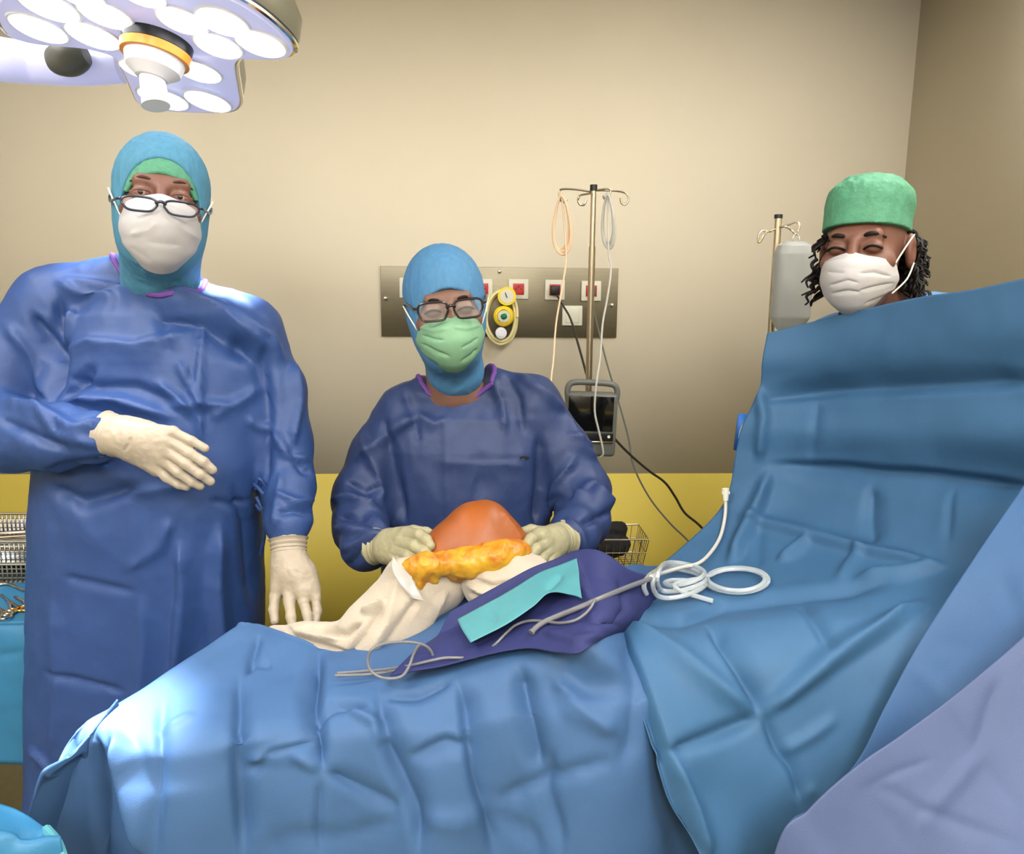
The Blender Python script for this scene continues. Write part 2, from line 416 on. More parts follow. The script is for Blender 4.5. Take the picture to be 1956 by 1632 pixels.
# ================================================================ OPERATING TABLE (under the drapes)
ot = empty('operating_table', (.3, 1.24, 0), 'padded operating table standing under the blue drapes', 'operating table')
MB().box((.36, 1.265, .84), (1.80, .28, .07), bev=.02).build('tabletop', M['blackp'], ot)
MB().box((.35, 1.29, .43), (.34, .15, .78), bev=.03).build('column', M['steel'], ot)
MB().box((.35, 1.235, .05), (.95, .46, .1), bev=.03).build('base', M['greyp'], ot)

# ================================================================ DRAPES
# left / foot-end drape: rows run from the far side over the top and down the near side
def row(*a): return list(a)
zt = .955
def H(p, dz=0, dy=0, dx=0): return Vector((p.x+dx, p.y+dy, p.z+dz))
xs_ = [172, 250, 350, 470, 600, 720, 850, 980, 1100, 1200, 1300]
far = [(445, 1203, 1.02), (475, 1202, 1.02), (500, 1206, 1.015), (560, 1225, 1.01), (640, 1250, 1.0), (720, 1230, 1.0), (800, 1190, 1.01), (900, 1130, 1.04), (1040, 1110, 1.08), (1150, 1090, 1.12), (1260, 1090, 1.03), (1400, 1100, .97)]
mid = [(300, 1298, .99), (355, 1300, .99), (420, 1300, .99), (510, 1290, .99), (612, 1296, 1.0), (720, 1308, 1.01), (830, 1280, 1.03), (940, 1245, 1.06), (1050, 1225, 1.09), (1140, 1200, 1.12), (1240, 1170, 1.03), (1400, 1200, .95)]
near = [(168, 1390, .975), (230, 1402, .975), (330, 1410, .975), (470, 1392, .985), (600, 1372, .99), (720, 1378, .99), (850, 1362, 1.0), (980, 1340, 1.02), (1100, 1320, 1.04), (1215, 1310, 1.05), (1300, 1310, 1.02), (1420, 1320, 1.0)]
Rfar = [PZ(x, y, z) for x, y, z in far]; Rmid = [PZ(x, y, z) for x, y, z in mid]; Rnear = [PZ(x, y, z) for x, y, z in near]
r0 = [Vector((p.x, p.y+.05, .35)) for p in Rfar]; r01 = [H(p, -.12, .035) for p in Rfar]; r02 = [H(p, -.012, .012) for p in Rfar]
fr1 = []; fr2 = []; fr3 = []
bx = [128, 200, 320, 465, 596, 722, 850, 985, 1110, 1225, 1310, 1440]
wob = [0, .03, -.01, .012, -.015, .02, -.008, .015, -.012, .01, .01, .03]
for i, p in enumerate(Rnear):
    q = P(bx[i]*.5 + near[i][0]*.5, near[i][1]+75, p.y - .03 + wob[i]*.5); fr1.append(q)
    q2 = P(bx[i] - (25 if i == 0 else 0), 1632 if i else 1600, p.y - .045 + wob[i]); fr2.append(q2)
    fr3.append(Vector((q2.x - (.1 if i == 0 else 0), q2.y, .32)))
rows = [r0, r01, r02, Rfar, Rmid, Rnear, fr1, fr2, fr3]
# left end hanging columns
Lc = []
for k, r in enumerate(rows):
    p = r[0]
    if k >= 6: q = [P(148, 1400, 1.03), P(100, 1475, 1.0), P(52, 1568, .98), Vector((-.78, .95, .30))][k-5]
    elif k <= 2: q = Vector((p.x+.01, p.y+.01, min(p.z, .9)-.0))
    else: q = Vector((p.x-.004, p.y, p.z-.03))
    Lc.append(q)
Lc[5] = P(158, 1397, Rnear[0].y-.002)
Lc2 = [Vector((q.x+.03, q.y+(.02 if k >= 5 else 0), .34)) if k < 6 else Vector((q.x+.03, q.y+.14, q.z-.02)) for k, q in enumerate(Lc)]
Lc1 = [Vector((q.x+.004, q.y+(.01 if k >= 5 else 0), q.z-.07)) if k < 6 else Lc[k].lerp(Lc2[k], .4) for k, q in enumerate(Lc)]
rows = [[Lc2[k], Lc1[k], Lc[k]] + r for k, r in enumerate(rows)]
CRA = [
 ([(310, 1330), (300, 1500), (290, 1632)], .006, 30, 14), ([(455, 1290), (448, 1450), (462, 1632)], .010, 50, 16),
 ([(475, 1285), (495, 1215)], .006, 20, 20),
 ([(215, 1400), (245, 1450), (272, 1560), (285, 1632)], -.016, 36, 30), ([(180, 1400), (195, 1500), (200, 1632)], .012, 22, 26),
 ([(612, 1242), (600, 1330), (610, 1400), (616, 1470)], .014, 26, 46), ([(600, 1370), (640, 1345), (700, 1345)], .010, 14, 26),
 ([(618, 1470), (560, 1435), (470, 1460)], -.007, 30, 30), ([(620, 1475), (700, 1520), (770, 1558)], .008, 50, 12),
 ([(612, 1490), (608, 1580), (614, 1632)], .005, 18, 18),
 ([(720, 1325), (735, 1430), (790, 1560), (800, 1632)], .012, 60, 18), ([(735, 1330), (800, 1330), (865, 1300)], .006, 14, 26),
 ([(872, 1300), (885, 1380), (905, 1500), (945, 1632)], .012, 70, 14), ([(790, 1560), (870, 1570), (950, 1538)], -.006, 20, 20),
 ([(480, 1630), (560, 1598), (640, 1600), (780, 1562)], .006, 20, 34), ([(990, 1270), (1010, 1360), (1030, 1480)], .012, 44, 44),
 ([(1060, 1290), (1100, 1350), (1180, 1400)], -.008, 40, 40), ([(940, 1540), (1020, 1500), (1170, 1455)], .007, 30, 12),
 ([(1195, 1205), (1215, 1300), (1205, 1420), (1180, 1460)], .005, 50, 40),
 ([(300, 1400), (360, 1372), (375, 1378)], -.004, 12, 12), ([(470, 1395), (455, 1400), (445, 1375)], .005, 14, 14),
 ([(520, 1275), (490, 1268), (465, 1290)], .005, 12, 12), ([(590, 1420), (520, 1440), (470, 1480)], .007, 30, 16),
 ([(780, 1450), (850, 1415), (900, 1430)], .006, 20, 40), ([(660, 1355), (720, 1380), (735, 1430)], -.006, 20, 20),
 ([(950, 1560), (1010, 1590), (1040, 1632)], .006, 22, 22), ([(1060, 1430), (1040, 1500), (1080, 1632)], .006, 30, 30),
]
dA = cloth('surgical_drape', rows, M['drape'], 24, 20, CRA, noise_=.0035, ck=2.2, sm=2)
tag(dA, 'long blue drape over the foot end of the table, brightly lit left corner', 'surgical drape')

# head-end drape: from the screen top down over the torso and the near side
B = [
 [(1466, 637, 1.60), (1560, 613, 1.54), (1660, 589, 1.44), (1760, 567, 1.34), (1850, 555, 1.26), (1956, 533, 1.18), (2080, 510, 1.10), (2200, 500, 1.02)],
 [(1456, 690, 1.59), (1555, 680, 1.53), (1655, 665, 1.43), (1760, 650, 1.33), (1850, 640, 1.25), (1956, 632, 1.17), (2080, 620, 1.09), (2200, 620, 1.01)],
 [(1450, 745, 1.60), (1560, 757, 1.54), (1660, 750, 1.44), (1760, 745, 1.34), (1850, 741, 1.26), (1956, 735, 1.18), (2080, 730, 1.10), (2200, 730, 1.02)],
 [(1418, 815, 1.60), (1530, 822, 1.53), (1650, 825, 1.42), (1760, 828, 1.32), (1850, 830, 1.24), (1956, 832, 1.16), (2080, 835, 1.08), (2200, 840, 1.0)],
 [(1405, 868, 1.60), (1520, 888, 1.54), (1640, 893, 1.44), (1750, 900, 1.34), (1850, 910, 1.26), (1956, 922, 1.18), (2080, 935, 1.10), (2200, 940, 1.02)],
 [(1383, 962, 1.59), (1500, 975, 1.52), (1620, 980, 1.42), (1740, 985, 1.32), (1850, 995, 1.22), (1956, 1000, 1.14), (2080, 1000, 1.06), (2200, 1000, .98)],
 [(1300, 1048, 1.56), (1430, 1040, 1.49), (1560, 1048, 1.40), (1700, 1060, 1.29), (1850, 1075, 1.18), (1956, 1080, 1.10), (2080, 1080, 1.02), (2200, 1080, .95)],
 [(1236, 1100, 1.50), (1370, 1095, 1.43), (1500, 1100, 1.35), (1660, 1110, 1.24), (1800, 1125, 1.16), (1956, 1140, 1.06), (2080, 1140, 1.0), (2200, 1140, .93)],
 [(1185, 1150, 1.36), (1300, 1148, 1.32), (1440, 1150, 1.26), (1600, 1150, 1.19), (1760, 1165, 1.12), (1900, 1180, 1.05), (2060, 1200, .98), (2200, 1200, .92)],
 [(1176, 1180, 1.22), (1260, 1188, 1.20), (1400, 1192, 1.17), (1560, 1190, 1.14), (1720, 1200, 1.09), (1880, 1215, 1.04), (2040, 1230, .97), (2200, 1240, .91)],
 [(1205, 1270, 1.08), (1280, 1270, 1.09), (1400, 1270, 1.09), (1540, 1270, 1.08), (1700, 1270, 1.06), (1860, 1280, 1.02), (2020, 1300, .96), (2200, 1300, .90)],
 [(1250, 1400, 1.01), (1310, 1400, 1.02), (1420, 1400, 1.04), (1540, 1400, 1.04), (1680, 1400, 1.03), (1840, 1400, 1.0), (2020, 1400, .95), (2200, 1400, .89)],
 [(1290, 1520, .98), (1350, 1520, 1.0), (1450, 1520, 1.01), (1560, 1520, 1.01), (1700, 1520, 1.01), (1860, 1520, .98), (2020, 1520, .93), (2200, 1520, .88)],
 [(1340, 1640, .97), (1400, 1640, .98), (1480, 1640, 1.0), (1580, 1640, 1.0), (1700, 1640, 1.0), (1860, 1640, .97), (2020, 1640, .92), (2200, 1640, .87)],
]
rowsB = [[P(*q) for q in r] for r in B]
rowsB.append([P(q[0] + 45 - 5*i_, 1790, q[2] - .008) for i_, q in enumerate(B[-1])])
rowsB.append([Vector((p.x+.02, p.y+.01, .3)) for p in rowsB[-1]])
# the far side of the sheet hangs behind the table
for r in rowsB: pass
CRB = [
 ([(1452, 768), (1600, 752), (1760, 744), (1990, 733)], .012, 60, 12), ([(1475, 885), (1620, 892), (1760, 903), (1990, 930)], .012, 12, 60),
 ([(1450, 740), (1460, 800), (1450, 880)], -.010, 20, 20), ([(1470, 900), (1440, 990), (1395, 1080)], -.016, 22, 26),
 ([(1395, 985), (1450, 1000), (1560, 1030), (1680, 1062), (1800, 1085)], -.010, 30, 14),
 ([(1660, 930), (1655, 990), (1660, 1045)], .009, 50, 12), ([(1560, 770), (1552, 830), (1545, 880)], .004, 26, 12),
 ([(1815, 930), (1810, 1040)], .003, 14, 14), ([(1490, 1075), (1545, 1030)], -.010, 14, 20), ([(1600, 1110), (1650, 1045)], -.008, 14, 20),
 ([(1450, 1010), (1448, 1090)], .004, 12, 12), ([(1640, 1105), (1720, 1100), (1800, 1082)], -.010, 20, 20),
 ([(1176, 1178), (1225, 1290), (1275, 1440), (1340, 1632)], .014, 12, 60),
 ([(1350, 1195), (1400, 1270), (1450, 1362)], .012, 50, 12), ([(1520, 1140), (1560, 1200), (1590, 1258)], .007, 30, 12),
 ([(1452, 1366), (1590, 1260), (1770, 1155)], -.014, 40, 24), ([(1275, 1438), (1360, 1405), (1452, 1366)], .010, 20, 30),
 ([(1455, 1366), (1480, 1430), (1510, 1470), (1530, 1540)], .007, 30, 12), ([(1490, 1440), (1550, 1405), (1600, 1370)], -.006, 16, 16),
 ([(1190, 1460), (1275, 1440)], -.008, 12, 20), ([(1280, 1450), (1320, 1540), (1355, 1632)], -.008, 36, 20),
 ([(1180, 1175), (1300, 1180), (1380, 1150), (1700, 1110)], .010, 12, 50), ([(1520, 1535), (1560, 1500)], -.004, 12, 12),
 ([(1190, 1190), (1300, 1260), (1440, 1360)], -.010, 40, 40),
]
dB = cloth('surgical_drape', rowsB, M['drape_b'], 26, 18, CRB, noise_=.003, ck=2.2, sm=3)
tag(dB, 'blue surgical drape raised like a screen in front of the green-capped person', 'surgical drape')

# near flap sweeping down to the table from the screen's near end
C = [
 [(2010, 850, 1.075), (2060, 850, 1.03), (2140, 850, .98), (2240, 850, .93)],
 [(1956, 930, 1.06), (2020, 940, 1.02), (2110, 960, .97), (2220, 980, .91)],
 [(1860, 1070, 1.035), (1935, 1085, 1.0), (2040, 1110, .95), (2170, 1150, .89)],
 [(1760, 1222, 1.01), (1850, 1240, .985), (1970, 1270, .93), (2110, 1320, .87)],
 [(1690, 1350, .99), (1770, 1370, .97), (1890, 1400, .92), (2030, 1450, .86)],
 [(1640, 1450, .975), (1700, 1470, .96), (1800, 1500, .91), (1940, 1540, .85)],
 [(1565, 1540, .96), (1620, 1560, .95), (1700, 1590, .90), (1830, 1630, .84)],
 [(1478, 1640, .95), (1530, 1650, .94), (1620, 1670, .89), (1740, 1710, .83)],
]
rowsC = [[P(*q) for q in r] for r in C]
rowsC.append([Vector((p.x-.05, p.y, .35)) for p in rowsC[-1]])
CRC = [([(1735, 1268), (1780, 1310), (1830, 1375)], -.006, 12, 14), ([(1905, 1100), (1956, 1190)], .006, 12, 12),
       ([(1770, 1215), (1830, 1240), (1900, 1230)], .003, 12, 12)] + [([(1830+i*22-30, 1270-i*26), (1800+i*22, 1300-i*26+12)], .0018, 12, 12) for i in range(7)]
dC = cloth('surgical_drape', rowsC, M['drape'], 24, 16, CRC, noise_=.0015, thick=.003, ck=1.0, sm=5)
tag(dC, 'blue surgical drape flap sweeping diagonally down the right side between screen and lavender sheet', 'surgical drape')
D_ = [
 [(2040, 1130, .90), (2110, 1150, .87), (2200, 1180, .83), (2300, 1230, .79)],
 [(1956, 1216, .888), (2040, 1250, .86), (2150, 1300, .82), (2280, 1340, .78)],
 [(1870, 1290, .876), (1960, 1340, .85), (2080, 1400, .81), (2220, 1450, .76)],
 [(1800, 1346, .866), (1890, 1410, .84), (2010, 1480, .80), (2160, 1550, .74)],
 [(1715, 1408, .855), (1800, 1480, .83), (1930, 1560, .79), (2080, 1650, .73)],
 [(1640, 1460, .845), (1720, 1545, .82), (1850, 1640, .78), (2000, 1740, .72)],
 [(1545, 1545, .835), (1630, 1640, .81), (1760, 1740, .77), (1910, 1840, .71)],
 [(1475, 1645, .825), (1560, 1740, .80), (1690, 1840, .76), (1840, 1940, .70)],
]
rowsD = [[P(*q) for q in r] for r in D_]
rowsD.append([Vector((p.x-.03, p.y, p.z-.35)) for p in rowsD[-1]])
CRD = [([(1800, 1350), (1830, 1400), (1870, 1460), (1956, 1560)], .006, 16, 12), ([(1640, 1500), (1700, 1510), (1760, 1545), (1960, 1620)], .006, 12, 20),
       ([(1870, 1440), (1800, 1520), (1745, 1590)], -.007, 30, 20), ([(1645, 1505), (1700, 1570), (1745, 1632)], .005, 12, 12),
       ([(1645, 1505), (1720, 1470), (1780, 1450)], .004, 12, 16), ([(1900, 1300), (1870, 1400), (1860, 1440)], .006, 30, 14),
       ([(1745, 1590), (1760, 1550), (1800, 1550)], .006, 12, 12)]
dD = cloth('surgical_drape', rowsD, M['drape_c'], 24, 16, CRD, noise_=.0015, thick=.003, ck=.8, sm=6)
tag(dD, 'greyish lavender drape sheet in the lower right foreground', 'surgical drape')

# navy absorbent drape on top with turquoise adhesive edge
def onA(x, y, z): return PZ(x, y, z)
N = [
 [(870, 1185, 1.075), (930, 1150, 1.10), (1000, 1110, 1.13), (1060, 1085, 1.15), (1100, 1070, 1.16), (1145, 1074, 1.165), (1200, 1108, 1.135), (1256, 1122, 1.09)],
 [(835, 1215, 1.06), (905, 1185, 1.085), (990, 1145, 1.11), (1055, 1122, 1.13), (1105, 1110, 1.15), (1155, 1112, 1.155), (1210, 1135, 1.12), (1246, 1145, 1.08)],
 [(800, 1240, 1.05), (880, 1215, 1.075), (970, 1185, 1.095), (1040, 1165, 1.115), (1100, 1150, 1.135), (1155, 1145, 1.145), (1205, 1160, 1.115), (1232, 1168, 1.075)],
 [(770, 1268, 1.045), (860, 1248, 1.062), (955, 1220, 1.085), (1030, 1202, 1.105), (1090, 1190, 1.125), (1145, 1182, 1.137), (1190, 1185, 1.115), (1214, 1190, 1.075)],
 [(745, 1292, 1.04), (850, 1276, 1.052), (940, 1252, 1.072), (1005, 1240, 1.09), (1062, 1246, 1.105), (1108, 1246, 1.115), (1150, 1218, 1.115), (1188, 1206, 1.085)],
]
rowsN = [[PZ(*q) for q in r] for r in N]
rowsN.insert(0, [Vector((p.x, p.y+.02, p.z-.3)) for p in rowsN[0]])
CRN = [([(1100, 1075), (1115, 1130), (1130, 1150)], -.010, 14, 26), ([(1020, 1190), (1100, 1180), (1180, 1195)], .008, 16, 16),
       ([(1040, 1210), (1100, 1225), (1150, 1215)], -.008, 14, 14), ([(1180, 1110), (1190, 1160), (1170, 1190)], .006, 14, 14), ([(900, 1240), (960, 1205), (1020, 1165)], .004, 20, 20)]
dN = cloth('surgical_drape', rowsN, M['navy'], 20, 18, CRN, noise_=.004, thick=.002)
tag(dN, 'dark navy absorbent drape lying behind and beside the raised leg', 'surgical drape')
T = [
 [(874, 1184), (930, 1154), (985, 1122), (1030, 1095), (1070, 1080), (1102, 1068)],
 [(880, 1198), (940, 1166), (998, 1135), (1040, 1108), (1082, 1098), (1106, 1092)],
 [(888, 1212), (948, 1180), (1005, 1150), (1045, 1122), (1088, 1118), (1108, 1118)],
 [(899, 1229), (962, 1196), (1018, 1160), (1050, 1134), (1092, 1138), (1112, 1145)],
]
def tz(x, y): 
    u = (x - 870)/240
    return 1.075 + .085*u + .008 - (y - (1185 - 115*u))*0.00022
rowsT = [[PZ(x, y, tz(x, y)+.009) for x, y in r] for r in T]
cloth('adhesive_edge', rowsT, M['turq'], 14, 10, [([(1045, 1130), (1075, 1100)], .005, 12, 12), ([(930, 1165), (950, 1190)], .003, 12, 12)], parent=dN, noise_=.0025, thick=.001)

# lower-left corner: draped stand
S = [[(-260, 1500, .95), (-120, 1505, .95), (0, 1538, .94), (45, 1556, .93), (88, 1585, .92)],
     [(-300, 1560, .88), (-150, 1565, .88), (-20, 1590, .88), (50, 1605, .885), (108, 1612, .89)],
     [(-310, 1640, .83), (-160, 1640, .83), (-20, 1640, .84), (60, 1650, .85), (122, 1650, .87)]]
rowsS = [[P(*q) for q in r] for r in S]
rowsS.append([Vector((p.x, p.y-.01, p.z-.35)) for p in rowsS[-1]])
st = empty('draped_stand', (-.8, .9, 0), 'blue draped stand corner with turquoise hem at the bottom left', 'instrument stand')
cloth('cover', rowsS, M['tabledrape'], 14, 14, [([(0, 1620), (40, 1600), (90, 1590)], .006, 12, 20)], parent=st, noise_=.002)
hp = [P(88, 1585, .917), P(110, 1612, .885), P(122, 1650, .865), P(126, 1700, .86)]
MB().tube(hp, lambda t: .006, seg=8).build('hem', M['turq'], st)
sb = MB().box((-.95, .93, .45), (.05, .05, .84), bev=.01); sb.box((-.95, .93, .03), (.4, .3, .04), bev=.01); sb.build('post', M['steel'], st)

# ================================================================ PEOPLE
def hframe(p, s, yaw=0, pitch=0, roll=0):
    return Matrix.Translation(p) @ (Matrix.Rotation(R(yaw), 3, 'Z') @ Matrix.Rotation(R(pitch), 3, 'X') @ Matrix.Rotation(R(roll), 3, 'Y')).to_4x4() @ Matrix.Scale(s, 4)
def skull():
    return U([ell((0, .012, .025), (.071, .092, .088)), ell((0, -.028, -.045), (.060, .066, .078)), ell((0, -.052, -.095), (.036, .036, .028))], .03)
def head(ears=True):
    f = U([skull(), rc((-.036, -.078, .020), (.036, -.078, .020), .011), ell((-.045, -.062, -.030), (.022, .020, .020)), ell((.045, -.062, -.030), (.022, .020, .020))], .02)
    for s in (-1, 1): f = sub(f, ell((s*.032, -.106, -.002), (.020, .018, .013)), .014)
    f = U([f, rc((0, -.092, .008), (0, -.116, -.036), .008, .013), ell((-.012, -.100, -.040), (.010, .012, .008)), ell((.012, -.100, -.040), (.010, .012, .008))], .012)
    f = U([f] + [ell((s*.032, -.082, -.002), (.0175, .0125, .0125)) for s in (-1, 1)], .005)
    f = U([f, rc((-.018, -.094, -.066), (.018, -.094, -.066), .007), rc((-.015, -.092, -.077), (.015, -.092, -.077), .008)], .006)
    for s in ((-1, 1) if ears else ()): f = U([f, sub(ell((s*.080, .012, -.012), (.010, .020, .034)), ell((s*.092, .004, -.010), (.008, .010, .018)), .006)], .008)
    return f
def body_mesh(person, m, hm, neck, sh, el, wr, hips, feet, Ymid, hgt=.0045, armr=(.044, .034, .023), tor=None, ears=True):
    hc = hm.to_translation(); s = hm.to_scale()[0]
    sh = [q + Vector((0, 0, -.025)) for q in sh]
    parts = [loc(head(ears), hm), rc(hm @ Vector((0, .025, -.07)), neck, .054*s, .060*s)]
    tr = tor or ([neck.z+.02, neck.z-.06, neck.z-.2, neck.z-.45, neck.z-.62], None)
    zs = [hips[0].z-.08, hips[0].z, hips[0].z+.18, sh[0].z-.18, sh[0].z, neck.z]
    cx = [(hips[0].x+hips[1].x)/2]*2 + [neck.x]*4; cy = [hips[0].y]*2 + [Ymid]*4
    w = (sh[1]-sh[0]).length/2
    parts.append(stack(zs, cx, cy, [.11, .13, .12, w*.72, w*.66, .045], [.08, .09, .085, .085, .06, .045], 2.2))
    parts += [rc(neck, sh[0] + Vector((0, 0, -.02)), .038, .045), rc(neck, sh[1] + Vector((0, 0, -.02)), .038, .045)]
    for i in (0, 1):
        parts.append(chain([sh[i], el[i], wr[i]], [armr[0], armr[1], armr[2]], .01))
        if feet:
            kn = (hips[i]+feet[i])/2 + Vector((0, -.02, .0))
            parts.append(chain([hips[i], kn, feet[i] + Vector((0, .02, .06))], [.075, .052, .036], .01))
            parts.append(rc(feet[i] + Vector((0, .03, .03)), feet[i] + Vector((0, -.15, .015)), .034, .026))
    f = U(parts, .025)
    pts = [hc + Vector((0, 0, .16*s)), *sh, *el, *wr, *hips] + (list(feet) if feet else [])
    lo = [min(p[i] for p in pts) - .14 for i in range(3)]; hi = [max(p[i] for p in pts) + .14 for i in range(3)]
    if feet: lo[1] -= .08
    me = mesh_sdf(f, lo, hi, hgt, 'body')
    return link('body', me, m, person)
def eyes(body, hm, closed=False, brow=M['brow'], brz=.022, thick=.0035):
    for s in (-1, 1):
        if not closed:
            e = MB().sph(hm @ Vector((s*.032, -.0815, -.002)), .0135*hm.to_scale()[0], seg=24).build('eye', M['eye'], body)
            MB().sph(hm @ Vector((s*.032-.001, -.0905, -.0015)), .0058*hm.to_scale()[0], seg=16).build('iris', M['iris'], body)
            pts = [hm @ Vector((s*.032 + t*.017, -.0925 + t*t*.010, .0045 - t*t*.007)) for t in (-1, -.5, 0, .5, 1)]
            MB().tube(pts, .0034, 5).build('upper_eyelid', person_skin[0], body)
            pts = [hm @ Vector((s*.032 + t*.017, -.0915 + t*t*.009, -.0085 + t*t*.006)) for t in (-1, -.5, 0, .5, 1)]
            MB().tube(pts, .0028, 5).build('lower_eyelid', person_skin[0], body)
        else:
            pts = [hm @ Vector((s*.033 + t*.016, -.0962 + t*t*.009, .0 - t*t*.006)) for t in (-1, -.5, 0, .5, 1)]
            MB().tube(pts, .0022, 5).build('eyelashes', brow, body)
        pts = [hm @ Vector((s*(.033 + t*.018), -.0935 + (t+.35)**2*.012 + .002, brz + .004*(1-t*t) - .004*max(t, 0))) for t in (-1, -.5, 0, .5, 1)]
        MB().tube(pts, lambda q: thick*(.55 + .45*math.sin(math.pi*min(1, q+.12))), 5).build('eyebrow', brow, body)
def mask(person, hm, m, name='face_mask', cre=(), w=1.0, zt=-.020, zb=-.128, out=0, nu=14):
    rows = []
    for v in np.linspace(0, 1, 9):
        r = []
        for u in np.linspace(-1, 1, 11):
            ww = np.interp(v, [0, .45, .8, 1], [.066, .072, .062, .040])*w
            yc = np.interp(v, [0, .15, .42, .7, .9, 1], [-.110, -.137, -.145, -.132, -.112, -.088]) - out
            ys = np.interp(v, [0, .5, 1], [-.050, -.040, -.045])
            a = abs(u)**2.0; z0 = zt - .022*abs(u)**1.2; z1 = zb + .030*u*u
            r.append(hm @ Vector((ww*math.sin(u*1.2)/math.sin(1.2), yc + (ys-yc)*a, z0 + (z1-z0)*v)))
        rows.append(r)
    return cloth(name, rows, m, nu, 12, cre, parent=person, thick=.002, ck=.8, sm=3)
def hood(person, hm, m, neck, op, name='surgical_hood', infl=.010, collar=True, cre=(), noise_=.002, rneck=.068, seed=0, low=None):
    s = hm.to_scale()[0]; f = off(loc(skull(), hm), infl*s)
    f = U([f, loc(ell((0, .022, .026), (.074, .094, .086)), hm), loc(ell((.0, .0, -.03), (.074, .070, .07)), hm)], .03)
    if collar: f = U([f, rc(hm @ Vector((0, -.005, -.075)), neck, rneck*s, rneck*s*1.04)], .03)
    f = sub(f, loc(inter(ell((0, -.12, op[0]), (op[1], .115, op[2])), lambda p: p[:, 1] + .012), hm), .006)
    cut = hm @ Vector((0, 0, low if low is not None else 0))
    if low is not None:
        g = f; inv = np.array(hm.inverted(), dtype=np.float32)
        f = lambda p: np.maximum(g(p), (low - (p @ inv[:3, :3].T + inv[:3, 3])[:, 2])*s)
    c = hm.to_translation(); lo = [c.x-.15, c.y-.17, min(c.z-.13, neck.z-.1)]; hi = [c.x+.15, c.y+.18, c.z+.17]
    me = mesh_sdf(f, lo, hi, .003, name); wrinkle(me, noise_, (60, 60, 16), seed=seed)
    if cre: crease(me, cre)
    return link(name, me, m, person)
def spectacles(hm, centers, hw, hh, y, m, rz=.0022, name='glasses', power=4, par=None, templey=.02):
    g = empty(name, hm @ Vector((0, y, centers[0][1]))); g.parent = par; g.matrix_parent_inverse = par.matrix_world.inverted()
    for cx, cz in centers:
        pts = []
        for k in range(20):
            a = 2*math.pi*k/20; c, s_ = math.cos(a), math.sin(a)
            x = math.copysign(abs(c)**(2/power), c)*hw; z = math.copysign(abs(s_)**(2/power), s_)*hh
            if s_ < 0: x *= .86
            pts.append(hm @ Vector((cx + x, y + abs(cx + x)**2*2.2, cz + z)))
        MB().tube(pts, rz, 2, closed=True, seg=8).build('rim', m, g)
        b = MB(); b.prism(pts, hm.to_3x3() @ Vector((0, .0012, 0))); b.build('lens', M['lens'], g)
    x0 = centers[0][0] + hw*.9; x1 = centers[1][0] - hw*.9; cz = centers[0][1] + hh*.35
    MB().tube([hm @ Vector((x0, y, cz)), hm @ Vector(((x0+x1)/2, y-.004, cz+.003)), hm @ Vector((x1, y, cz))], rz*1.3, 6).build('bridge', m, g)
    for s in (-1, 1):
        xe = (centers[0][0] - hw if s < 0 else centers[1][0] + hw)
        ye = y + xe*xe*2.2; zz = cz + .002
        MB().tube([hm @ Vector((xe, ye, zz)), hm @ Vector((xe+s*.008, ye+.012, zz)), hm @ Vector((s*.084, -.03, zz+.006)), hm @ Vector((s*.088, templey, .0))], rz*1.1, 6).build('temple_arm', m, g)
    return g
def hand(person, palm, fingers, m, name='surgical_glove', cuff=None, h=.0018, k=.006, cre=(), rings=True):
    """palm: list of (px,py,Y,r) blobs chained; fingers: list of lists of (px,py,Y,r)"""
    fs = []
    V = lambda q: P(q[0], q[1], q[2])
    for seg in palm: fs.append(chain([V(q) for q in seg], [q[3] for q in seg], .012))
    pm = U(fs, .016)
    fg = [chain([V(q) for q in seg], [q[3]*(.95, .9, .88, .92)[min(i_, 3)] for i_, q in enumerate(seg)], .004) for seg in fingers]
    d0 = fg[0]
    def f(p):
        d = fg[0](p)
        for g in fg[1:]: d = smin(d, g(p), .0012)
        return smin(d, pm(p), k)
    allp = [V(q) for seg in palm + fingers for q in seg]
    mx = max(q[3] for seg in palm for q in seg) + .02
    lo = [min(p[i] for p in allp) - mx for i in range(3)]; hi = [max(p[i] for p in allp) + mx for i in range(3)]
    me = mesh_sdf(f, lo, hi, h, name); wrinkle(me, .0009, (70, 70, 70), seed=7)
    if cre: crease(me, cre)
    o = link(name, me, m, person)
    if cuff:
        a, b, r0, r1 = V(cuff[0]), V(cuff[1]), cuff[0][3], cuff[1][3]
        q = MB(); n = 14
        pts = [a.lerp(b, t/n) for t in range(n+1)]
        q.tube(pts, lambda t: (r0 + (r1-r0)*t) + .0012*math.sin(t*26) + (.003 if t < .06 else 0), seg=36, smooth=False)
        q.build('cuff', m, o)
    return o
def stackpx(lv, pw=2.4):
    zs, cx, cy, a, b = [], [], [], [], []
    for py, xl, xr, Y, d in lv[::-1]:
        if isinstance(py, tuple): z = py[0]; l = P(xl, 1600, Y); r = P(xr, 1600, Y)
        else: l, r = P(xl, py, Y), P(xr, py, Y); z = l.z
        zs.append(z); cx.append((l.x+r.x)/2); cy.append(Y); a.append((r.x-l.x)/2); b.append(d)
    return stack(zs, cx, cy, a, b, pw)
def shoes(body, feet, m):
    for f in feet:
        me = mesh_sdf(U([rc(f + Vector((0, .04, .035)), f + Vector((0, -.08, .03)), .044, .046), rc(f + Vector((0, -.08, .03)), f + Vector((0, -.17, .022)), .046, .036)], .02),
                      [f.x-.1, f.y-.26, 0], [f.x+.1, f.y+.12, .1], .008, 'shoe')
        link('shoe', me, m, body)

